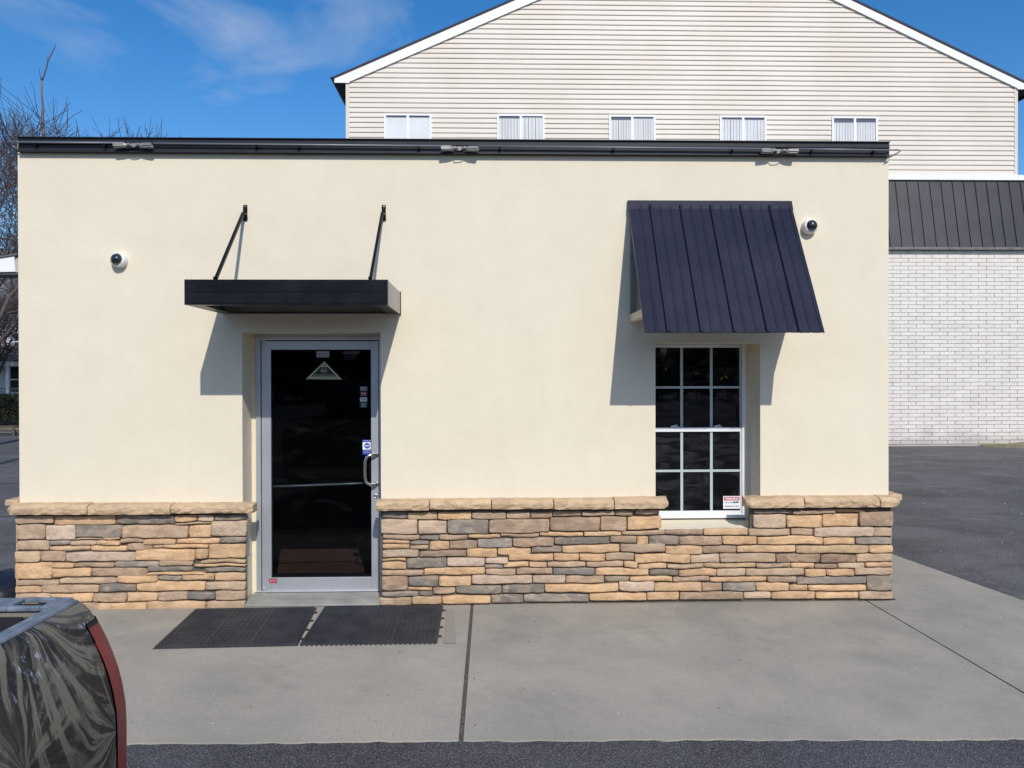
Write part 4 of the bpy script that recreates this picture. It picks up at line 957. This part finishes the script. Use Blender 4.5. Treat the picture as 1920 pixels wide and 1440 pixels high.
mb = MB(); mb.prism([(YF-1.6, FZ(676, YF-1.6)), (YF-1.6, FZ(684, YF-1.6)), (YF-.03, FZ(664)), (YF-.03, FZ(648))], 0, wx0, wx1); mb.build('porch_roof', groof, Hs)
mb = MB(); mb.box(wx0, wx1, YF-1.64, YF-1.605, FZ(686, YF-1.6), FZ(678, YF-1.6)); mb.build('fascia', white, Hs)
mb = MB(); mb.prism([(YF-.5, FZ(572)), (YF-.5, FZ(560)), (YF+4, FZ(440)), (YF+8.5, FZ(560)), (YF+8.5, FZ(572))], 0, wx0-.3, wx1+.3); mb.build('roof', groof, Hs)
for (a, b, c_, d_) in ((20, 46, 735, 688), (29, 60, 655, 626), (-90, -50, 735, 688), (-80, -50, 655, 626)):
    w = thing('window', parent=Hs); x0, x1, z0, z1 = FX(a), FX(b), FZ(c_), FZ(d_)
    mb = MB(); mb.box(x0-.08, x0, YF-.06, YF-.0262, z0-.08, z1+.08); mb.box(x1, x1+.08, YF-.06, YF-.0262, z0-.08, z1+.08); mb.box(x0, x1, YF-.06, YF-.0262, z0-.08, z0); mb.box(x0, x1, YF-.06, YF-.0262, z1, z1+.08); mb.box(x0, x1, YF-.058, YF-.0262, (z0+z1)/2-.03, (z0+z1)/2+.03); mb.build('window_frame', M['white_trim'], w)
    mb = MB(); mb.box(x0, x1, YF-.04, YF-.0265, z0, z1); mb.build('pane', dglass, w)
for px in (15, -120):
    mb = MB(); x = FX(px, YF-1.5); mb.box(x-.06, x+.06, YF-1.56, YF-1.44, 0, FZ(684, YF-1.6)-.02); mb.build('porch_post', white, Hs)
mb = MB(); x0, x1 = FX(-200, YF-1.5), FX(60, YF-1.5); zr_ = FZ(728, YF-1.5); mb.box(x0, x1, YF-1.53, YF-1.47, zr_-.03, zr_+.02)
for i in range(60): x = x0+(x1-x0)*i/59; mb.box(x-.012, x+.012, YF-1.51, YF-1.49, .2, zr_-.03)
mb.build('porch_rail', mat('grey_rail', (.2,.2,.2), .5, metal=.5), Hs)
mb = MB(); mb.box(wx0, wx1, YF-2.2, YF-2.0, -.03, FZ(741, YF-2.2)); mb.build('brick_wall', mat('red_brick', (.22,.10,.08), .9, bump=(20,.6,.02), var=(8,(.15,.07,.06),.4,.7)), label='low dark red brick wall in front of the white house porch', cat='wall')
# nearer white roof corner
pr = thing('porch_canopy', 'white boxed roof corner poking out left of the stucco wall', 'roof')
YE = 9.5
q0, q1 = at(-90, 500, YE), at(29, 500, YE); ze0, ze1 = at(10, 512, YE).z, at(10, 486, YE).z
mb = MB(); mb.prism([(q0.x, ze0), (q1.x, ze0+.03), (q1.x-.03, ze1+.06), (q0.x, ze1-.14)], 1, YE, YE+.04); mb.build('fascia', M['white_trim'], pr)
mb = MB(); mb.box(q0.x, q1.x+.02, YE+.041, YE+.6, ze0-.02, ze0+.02); mb.build('soffit', groof, pr)
mb = MB(); mb.prism([(q0.x, ze1-.12), (q1.x+.03, ze1+.08), (q1.x+.03, ze1+.11), (q0.x, ze1-.09)], 1, YE-.03, YE+.6); mb.build('roof', groof, pr)
mb = MB(); mb.box(q1.x-.02, q1.x+.06, YE+.042, YE+.6, ze0+.021, ze1+.04); mb.build('gutter', M['beige_metal'], pr)
mb = MB(); mb.box(q0.x+.05, q0.x+.15, YE+.1, YE+.2, -.03, ze0-.021); mb.build('post', M['white_trim'], pr)
mb = MB(); mb.box(q1.x-.1+.6, q1.x+.6, YE+.4, YE+.5, -.03, ze0-.021); mb.build('post', M['white_trim'], pr)
mb = MB(); mb.box(q1.x+.0, q1.x+.62, YE+.38, YE+.52, ze0-.12, ze0-.0215); mb.build('beam', M['white_trim'], pr)
# hedge
YQ = 22.5
hz1 = at(10, 742, YQ).z; hxa, hxb = at(-200, 760, YQ).x, at(60, 760, YQ).x
hm = mat('hedge_leaf', (.035,.045,.018), .7, var=(2,(.075,.085,.035),.35,.65)); gr = random.Random(21)
hd = thing('hedge', 'clipped dark green hedge in front of the far white house', 'hedge')
mb = MB(); mb.box(hxa+.1, hxb-.1, YQ+.2, YQ+1, .3, hz1-.15); mb.build('core', mat('hedge_core', (.015,.018,.01), .9), hd)
mb = MB()
for i in range(16000):
    x = gr.uniform(hxa, hxb); y = YQ+gr.random()**1.5*1.1; z = .38+gr.random()*(hz1-.38)
    if gr.random() < .25: z = hz1+gr.uniform(-.08,.05)
    s = gr.uniform(.02,.05); d = Vector((gr.uniform(-1,1), gr.uniform(-1,1), gr.uniform(-1,1))).normalized()*s; e = Vector((gr.uniform(-1,1), gr.uniform(-1,1), gr.uniform(-1,1))).normalized()*s*.6
    p = Vector((x, y, z)); mb.poly([p-d, p+e, p+d, p-e])
mb.build('foliage', hm, hd)
mb = MB(); 
for i in range(26): x = hxa+(hxb-hxa)*(i+.5)/26; mb.tube([(x, YQ+.5, -.05), (x+gr.uniform(-.1,.1), YQ+.45, .5)], .02, 5)
mb.build('stem', mat('hedge_stem', (.12,.09,.07), .9), hd)
fr = thing('low_rail', 'low dark timber rail fence along the lot in front of the hedge', 'fence'); YL = 20.6
tw = mat('dark_timber', (.055,.048,.045), .85, bump=(20,.5,.01), var=(5,(.10,.09,.08),.4,.7)); 
zr0 = at(10, 823, YL).z; x0, x1 = at(-200, 800, YL).x, at(60, 800, YL).x
mb = MB(); mb.box(x0, x1, YL-.06, YL+.06, zr0-.10, zr0+.05); mb.build('rail', tw, fr)
mb = MB(); mb.box(x0, x1, YL-.03, YL+.03, zr0+.23, zr0+.30); mb.build('rail', tw, fr)
for px in (-110, -40, 28):
    mb = MB(); x = at(px, 800, YL).x; mb.box(x-.05, x+.05, YL-.1, YL-.061, -.03, zr0+.42); mb.build('post', tw, fr)
mb = MB(); mb.box(x0-10, x1+8, YL+.5, YF+12, -.2, .22); mb.build('lawn', mat('winter_lawn', (.12,.10,.07), .95, var=(2,(.16,.13,.09),.4,.6), bump=(8,.6,.05)), kind='structure')
mb = MB(); mb.box(x0-10, x1+8, YL+.15, YL+.499, -.2, .10); mb.build('kerb', M['concrete'], kind='structure')
mb = MB()
for (yc, xa_, xb_) in ((4.4, -9, -3.9), (7.9, -12, -4.2)):
    mb.prism([(xa_, yc), (xb_, yc+.25), (xb_, yc+.29), (xa_, yc+.03)], 2, -.031, -.0265)
mb.build('asphalt_crack', M['dark_gap'], kind='structure')

# ------------------------------------------------------------------ bare trees
bark = mat('grey_bark', (.13,.105,.10), .9, bump=(12,.8,.02), var=(6,(.20,.17,.15),.4,.7)); twig = mat('twig_bark', (.085,.070,.070), .9)
def tree(name, lab, base, segs, seed, levels=5, spread=.65, tw_r=.006, length=2.2, r0=.16, lean=(0,0), trunk_h=3.2):
    rt = random.Random(seed); t = thing(name, lab, 'tree', group='bare winter trees at the left')
    tm_, bm_ = MB(), MB()
    def grow(p, d, ln, r, lv, mbx):
        k = 4; pts = [p]; rs = [r]; dd = d.copy(); q = p.copy()
        r_end = max(tw_r*.6, r*.62)
        for i in range(k):
            dd = (dd+Vector((rt.gauss(0,.13), rt.gauss(0,.13), rt.gauss(.03,.10)))).normalized(); q = q+dd*(ln/k); pts.append(q.copy()); rs.append(r+(r_end-r)*(i+1)/k)
            if lv > 0 and i > 0 and rt.random() < (.75 if lv < levels else .3):
                side = Vector((rt.gauss(0,1), rt.gauss(0,1), rt.gauss(.2,.6))); side = (side-dd*side.dot(dd)).normalized()
                nd = (dd*.55+side*spread*rt.uniform(.7,1.3)+Vector((0,0,.12))).normalized()
                grow(q.copy(), nd, ln*rt.uniform(.5,.8), max(tw_r, rs[-1]*rt.uniform(.45,.62)), lv-1, bm_)
        mbx.tube(pts, rs, 6 if r > .03 else 4 if r > .012 else 3, cap=False)
        if lv > 0:
            for c in range(2 if rt.random() < .8 else 3):
                side = Vector((rt.gauss(0,1), rt.gauss(0,1), rt.gauss(.1,.5))); side = (side-dd*side.dot(dd)).normalized()
                grow(q.copy(), (dd+side*spread*rt.uniform(.4,.9)).normalized(), ln*rt.uniform(.62,.85), max(tw_r, r_end*rt.uniform(.65,.85)), lv-1, bm_)
    b = Vector(base); d = Vector((lean[0], lean[1], 1)).normalized(); top = b+d*trunk_h
    tm_.tube([b-Vector((0,0,.1)), b+d*trunk_h*.5+Vector((.05,0,0)), top], [r0*1.35, r0*1.05, r0], 10)
    for c in range(segs):
        a = 6.283*c/segs+rt.random(); grow(top-d*rt.uniform(0,.4), Vector((math.cos(a)*.55, math.sin(a)*.55, 1)).normalized(), length, r0*.6, levels, bm_)
    tm_.build('trunk', bark, t, smooth=True); bm_.build('crown', twig, t, smooth=True); return t
def gp(px, Y): q = at(px, 700, Y); return (q.x, Y, -.03)
tree('bare_tree', 'large bare tree whose forked limbs fill the gap left of the building', gp(-35, 16), 5, 3, levels=5, length=2.1, r0=.13, trunk_h=3.0, tw_r=.007)
tree('bare_tree', 'bare tree with fine upright twigs just over the roof left of the pruned stem', gp(-20, 24), 4, 8, levels=4, length=2.2, r0=.14, trunk_h=3.2, tw_r=.008)
tree('bare_tree', 'small bare tree with twigs fanning above the roof trim, rightmost of the trees', gp(185, 12), 5, 14, levels=4, length=1.85, r0=.08, trunk_h=2.9, tw_r=.008)
tree('bare_tree', 'small bare tree with twigs showing just right of the pruned stem', gp(100, 18.6), 3, 27, levels=3, length=1.9, r0=.09, trunk_h=2.9, tw_r=.008)
tree('bare_tree', 'bare tree standing behind the hedge before the far white house', gp(-15, 26), 4, 31, levels=5, length=1.5, r0=.13, trunk_h=1.6, tw_r=.009, spread=.8)
# pruned stem
YT_ = 18; t = thing('pruned_tree', 'tall thin pruned stem with two forked tips rising above the roof', 'tree', group='bare winter trees at the left')
mb = MB(); pts = [at(x, y, YT_) for x, y in ((84, 300), (82, 250), (80, 225), (80, 200), (78, 170), (78, 150))]; b = Vector((pts[0].x, YT_, -.03))
mb.tube([b]+pts, [.13,.075,.05,.042,.036,.03,.026], 8); mb.build('trunk', bark, t, smooth=True)
mb = MB(); mb.tube([at(*p, YT_) for p in ((78,152),(76,143),(74,135),(73,128))], [.017,.012,.010,.006], 6); mb.tube([at(*p, YT_) for p in ((78,152),(82,144),(87,128),(90,114),(97,100),(102,90),(105,81))], [.024,.02,.018,.017,.015,.011,.006], 6)
mb.tube([at(*p, YT_) for p in ((89,116),(89,110),(88,105))], [.012,.009,.005], 5); mb.tube([at(*p, YT_) for p in ((81,212),(84,207))], [.018,.012], 5); mb.tube([at(*p, YT_) for p in ((80,238),(76,230))], [.018,.012], 5); mb.build('branch', twig, t, smooth=True)
# wires
wm = mat('wire_black', (.03,.03,.04), .6)
for (a, b, lab) in (((-60, 112), (650, 633), 'upper of three overhead wires crossing behind the pruned stem'), ((-60, 124), (650, 655), 'middle of three overhead wires, just under the topmost one'), ((-60, 192), (650, 610), 'lowest overhead wire, crossing the twigs near the roof corner')):
    p = at(*a, 24); q = at(b[0], b[1], 15.8); q.x = hx0-.03; mb = MB(); mb.tube([p+(q-p)*(i/10)+Vector((0,0,-.25*math.sin(math.pi*i/10))) for i in range(11)], .010, 5)
    mb.build('overhead_wire', wm, label=lab, cat='wire', group='overhead wires at the left')

# ------------------------------------------------------------------ pickup truck, only its rear corner in view
Tk = thing('pickup_truck', 'pickup truck with scuffed dark camouflage bed and red tail lamp at lower left', 'pickup truck')
cm = M['camo'] = mat('camouflage_wrap', (.1,.1,.08), .4, spec=.35, coat=.05); n = NT(cm)
v0 = n.map((1,1,1)); warp = n.noise(v0, 2.5, 3, .5); 
vm = n.t.nodes.new('ShaderNodeVectorMath'); vm.operation = 'MULTIPLY_ADD'; wc = n.t.nodes.new('ShaderNodeTexNoise'); wc.inputs['Scale'].default_value = 3.2; wc.inputs['Detail'].default_value = 2; n.t.links.new(v0, wc.inputs[0])
n.t.links.new(wc.outputs['Color'], vm.inputs[0]); vm.inputs[1].default_value = (.55,.55,.55); n.t.links.new(v0, vm.inputs[2])
sv = n.map((1,11,2.6), rot=(.55,0,0), src=vm.outputs[0]); sv2 = n.map((1,9,2.2), (3,1,2), rot=(-.65,0,0), src=vm.outputs[0])
base = n.ramp(n.noise(n.map((1,1,1),(2.3,.4,0)), 5.5, 4, .5, .8), [(.40, (.012,.013,.016)), (.50, (.035,.033,.030)), (.60, (.10,.09,.068)), (.75, (.15,.138,.10))])
b2_ = n.ramp(n.noise(sv2, 3, 3, .5), [(.56, 0.), (.66, 1.)])
c1 = n.mix(n.math('MULTIPLY', b2_, .35), base, (.115,.105,.078))
sw_ = n.map((.22,.22,.22), src=vm.outputs[0]); swx = n.t.nodes.new('ShaderNodeVectorMath'); swx.operation = 'MULTIPLY_ADD'
n.t.links.new(wc.outputs['Color'], swx.inputs[0]); swx.inputs[1].default_value = (.10,.10,.10); n.t.links.new(v0, swx.inputs[2])
sp3 = n.t.nodes.new('ShaderNodeSeparateXYZ'); n.t.links.new(swx.outputs[0], sp3.inputs[0])
for (yc, zc_, tw, fr_, rmax, seed) in ((-4.80, 1.08, 1.6, 5.5, .30, 1), (-4.58, 1.33, -2.4, 5.0, .42, 5), (-4.40, 1.00, 2.2, 5.0, .22, 9)):
    dy = n.math('SUBTRACT', sp3.outputs[1], yc); dz = n.math('SUBTRACT', sp3.outputs[2], zc_)
    rr2 = n.math('SQRT', n.math('ADD', n.math('MULTIPLY', dy, dy), n.math('MULTIPLY', dz, dz)))
    ang = n.math('ADD', n.math('ARCTAN2', dz, dy), n.math('MULTIPLY', rr2, tw))
    cc2 = n.t.nodes.new('ShaderNodeCombineXYZ'); n.t.links.new(n.math('MULTIPLY', ang, fr_), cc2.inputs[0]); n.t.links.new(n.math('MULTIPLY', rr2, 3), cc2.inputs[1]); cc2.inputs[2].default_value = seed
    st = n.noise(cc2.outputs[0], 1.5, 3, .55)
    mk_ = n.ramp(n.math('DIVIDE', rr2, rmax), [(.55, 1.), (1., 0.)])
    c1 = n.mix(n.math('MULTIPLY', n.ramp(st, [(.52, 0.), (.57, 1.)]), mk_), c1, (.165,.150,.112))
    c1 = n.mix(n.math('MULTIPLY', n.ramp(st, [(.42, 1.), (.46, 0.)]), n.math('MULTIPLY', mk_, .95)), c1, (.008,.008,.011))
    c1 = n.mix(n.math('MULTIPLY', n.ramp(st, [(.485, 0.), (.495, 1.), (.505, 0.)]), n.math('MULTIPLY', mk_, .8)), c1, (.010,.010,.013))
sxyz = n.t.nodes.new('ShaderNodeSeparateXYZ'); n.t.links.new(n.c.outputs['Object'], sxyz.inputs[0])
hi = n.ramp(sxyz.outputs[2], [(.0, 0.), (1., 1.)])
mr = n.t.nodes.new('ShaderNodeMapRange'); mr.inputs[1].default_value = 1.10; mr.inputs[2].default_value = 1.22; n.t.links.new(sxyz.outputs[2], mr.inputs[0])
sc = n.ramp(n.noise(n.map((2,9,5), rot=(.5,0,0)), 6, 5, .75), [(.55, 0.), (.60, 1.)]); sm = n.ramp(n.noise(n.map((1,1,1),(1,4,2)), 7, 3, .5), [(.52, 0.), (.60, 1.)])
scf = n.math('MULTIPLY', n.math('MULTIPLY', sc, sm), mr.outputs[0]); c1 = n.mix(n.math('MULTIPLY', scf, .85), c1, (.42,.46,.52))
c1 = n.mix(n.ramp(n.noise(n.map((3,9,3)), 22, 3, .6), [(.71, 0.), (.73, .8)]), c1, (.4,.42,.45)); n.base(c1); n.rough(n.ramp(n.noise(v0, 9, 4, .6), [(.3, .36), (.7, .55)]))
rl = M['rail_paint'] = mat('worn_blue_rail', (.16,.20,.26), .45); n = NT(rl); v = n.map((2.2,1,1)); n.base(n.mix(n.ramp(n.noise(v, 8, 6, .65), [(.36, 0.), (.68, 1.)]), (.06,.085,.115), (.24,.28,.33))); n.bump(n.noise(v, 30, 4, .6), .4, .003)
redm = mat('red_lens', (.22,.011,.018), .35, coat=.1, var=(6,(.17,.009,.014),.4,.7)); blk = mat('bed_liner', (.012,.013,.016), .7, bump=(60,.5,.004)); tyre = mat('tyre_rubber', (.015,.015,.016), .85, bump=(30,.5,.01)); rimm = mat('wheel_rim', (.4,.4,.42), .3, metal=.9)
CX = -1.93
prof = [(1.250,-1.060),(1.2495,-1.045),(1.246,-1.030),(1.237,-1.014),(1.222,-1.000),(1.205,-.990),(1.195,-.985),(1.16,-.967),(1.12,-.950),(1.08,-.936),(1.04,-.926),(.99,-.918),(.94,-.916),(.86,-.916),(.8,-.917),(.7,-.925),(.6,-.935),(.5,-.95),(.38,-.98)]
YRr = -4.385
def bedpath(z, x):
    # returns list of (x, y) from front to the wrapped rear for this height
    pts = [(x, -6.9), (x, -6.2), (x, -5.6), (x, -5.1), (x, -4.8), (x, -4.6), (x, -4.54), (x, -4.476)]
    r = .055
    for i in range(1, 8): a = math.pi/2*i/7; pts.append((x-r*(1-math.cos(a)), YRr-r+r*math.sin(a)))
    pts.append((x-.14, YRr)); return pts
for s in (1, -1):
    bp_ = [bedpath(z, x) for z, x in prof]; side = MB(); lamp = MB(); cap = MB(); gas = MB()
    def tr(p, z): return (p[0], p[1], z) if s > 0 else (2*CX-p[0], p[1], z)
    for i in range(len(prof)-1):
        for j in range(len(bp_[0])-1):
            q = (tr(bp_[i+1][j], prof[i+1][0]), tr(bp_[i+1][j+1], prof[i+1][0]), tr(bp_[i][j+1], prof[i][0]), tr(bp_[i][j], prof[i][0]))
            z_ = prof[i][0]
            if j >= 7 and 1.2 < z_ <= 1.21:
                gas.quad(*[Vector(a_)+Vector((.003*s, .003, 0)) for a_ in q])
            elif j >= 7 and .5 < z_ <= 1.2:
                q = [Vector(a_) for a_ in q]; lamp.quad(*[a_+Vector((.003*s, .003, 0)) for a_ in q])
            else: side.quad(*q)
    # rail inner lip
    r_ = MB()
    def b3(x0, x1, y0, y1, z0, z1, mbx, m=0):
        if s < 0: x0, x1 = 2*CX-x1, 2*CX-x0
        mbx.box(x0, x1, y0, y1, z0, z1, m)
    b3(-1.075, -1.052, -6.9, -4.40, 1.17, 1.2515, r_); b3(-1.0525, -1.03, -6.9, -4.42, 1.243, 1.2522, r_); r_.build('bed_rail', rl, Tk, bevel=.004)
    inn = MB(); b3(-1.13, -1.10, -6.9, -4.40, .55, 1.17, inn); inn.build('inner_wall', blk, Tk)
    side.build('bed_side', cm, Tk, smooth=True); lamp.build('tail_lamp', redm, Tk, smooth=True)
    gas.build('lamp_gasket', M['dark_gap'], Tk)
    for yw in (-5.75, -9.2):
        w = thing('wheel', parent=Tk); xw = -1.0 if s > 0 else 2*CX+1.0; a_ = Vector((s, 0.0001, 0))
        mb = MB(); mb.lathe([(.24,0),(.36,0),(.385,-.03),(.385,-.2),(.36,-.24),(.24,-.24)], (xw, yw, .385-.03), a_, 28); mb.build('tyre', tyre, w, smooth=True)
        mb = MB(); mb.lathe([(0,-.03),(.08,-.02),(.2,-.05),(.24,-.01),(.245,-.2)], (xw, yw, .355), a_, 20); mb.build('rim', rimm, w, smooth=True)
# tailgate, with worn top
mb = MB(); mb.box(2*CX+1.085, -1.085, -4.47, -4.39, .55, 1.238); mb.build('tailgate', cm, Tk, bevel=.012)
mb = MB(); mb.box(2*CX+1.14, -1.14, -4.478, -4.4715, .56, 1.225); mb.build('tailgate_liner', blk, Tk)
mb = MB(); x0_, x1_ = at(60, 1116, Z=1.25).x, at(113, 1118, Z=1.25).x
mb.box(2*CX+1.08, x0_, -4.475, -4.388, 1.2385, 1.2505); mb.box(x1_, -1.062, -4.475, -4.388, 1.2385, 1.2505); mb.box(x0_, x1_, -4.475, -4.458, 1.2385, 1.2505); mb.box(x0_, x1_, -4.400, -4.388, 1.2385, 1.2505); mb.build('tailgate_cap', rl, Tk, bevel=.003)
mb = MB(); mb.box(x0_+.001, x1_-.001, -4.457, -4.401, 1.2385, 1.2388); mb.build('latch_recess', M['dark_gap'], Tk)
mb = MB(); mb.box(2*CX+1.13, -1.13, -6.9, -4.475, .52, .56); mb.box(2*CX+1.0, -1.0, -6.95, -6.9, .45, 1.25); mb.build('bed_floor', blk, Tk)
mb = MB(); mb.box(2*CX+1.02, -1.02, -4.36, -4.18, .42, .60); mb.build('rear_bumper', M['steel'], Tk, bevel=.02)
mb = MB(); mb.box(2*CX+1.15, -1.15, -10.6, -4.4, .33, .42); mb.build('chassis', blk, Tk)
dk = mat('dark_green_paint', (.025,.04,.035), .25, coat=.5)
mb = MB(); mb.prism([(-6.98,.42),(-10.7,.42),(-10.75,.85),(-10.6,1.02),(-9.0,1.12),(-8.3,1.68),(-7.9,1.76),(-7.15,1.74),(-6.98,1.62)], 0, 2*CX+1.0, -1.0); mb.build('cab', dk, Tk, bevel=.03)
for xx in (-.995, 2*CX+.985):
    mb = MB(); mb.prism([(-7.1,1.15),(-8.75,1.15),(-8.25,1.6),(-7.85,1.66),(-7.2,1.64)], 0, xx, xx+.01); mb.build('side_window', dglass, Tk)
mb = MB(); mb.box(2*CX+1.15, -1.15, -6.978, -6.97, 1.2, 1.6); mb.build('rear_window', dglass, Tk)

# ------------------------------------------------------------------ unseen wood added behind the viewer so the glass mirrors something dark
fw = mat('unseen_wood', (.03,.032,.028), .95, var=(.4,(.045,.042,.034),.4,.65)); gr = random.Random(77); mb = MB()
for k in range(260):
    x = -90+180*k/259; y = -62-gr.uniform(0, 8); h = gr.uniform(6.5, 10.5); w = gr.uniform(1.2, 2.4)
    for i in range(44):
        zz_ = h*(.12+.88*gr.random()); rr3 = w*math.sqrt(max(.05, 1-(zz_/h)**2))
        c = Vector((x+gr.uniform(-rr3, rr3), y+gr.uniform(-1,1), zz_)); e = gr.uniform(.5,1.1)
        a = Vector((gr.uniform(-1,1), gr.uniform(-.5,.5), gr.uniform(-1,1))).normalized()*e; b_ = Vector((gr.uniform(-1,1), gr.uniform(-.5,.5), gr.uniform(-1,1))).normalized()*e
        mb.poly([c-a, c+b_, c+a, c-b_])
    mb.tube([(x, y, -.1), (x, y, h*.8)], [.16,.05], 5, cap=False)
mb.build('unseen_wood', fw, kind='stuff', label='unseen bare woodland added behind the viewer to darken the glass reflections', cat='wood')

# ------------------------------------------------------------------ put every thing's Empty at the foot of its parts
bpy.context.view_layer.update()
for t in [o for o in bpy.data.objects if o.type == 'EMPTY' and o.parent is None]:
    ps = [o.matrix_world @ Vector(c) for o in t.children_recursive if o.type == 'MESH' for c in o.bound_box]
    if not ps: continue
    q = Vector(((min(p.x for p in ps)+max(p.x for p in ps))/2, (min(p.y for p in ps)+max(p.y for p in ps))/2, min(p.z for p in ps)))
    t.location = q
    for c in t.children: c.location = c.location - q
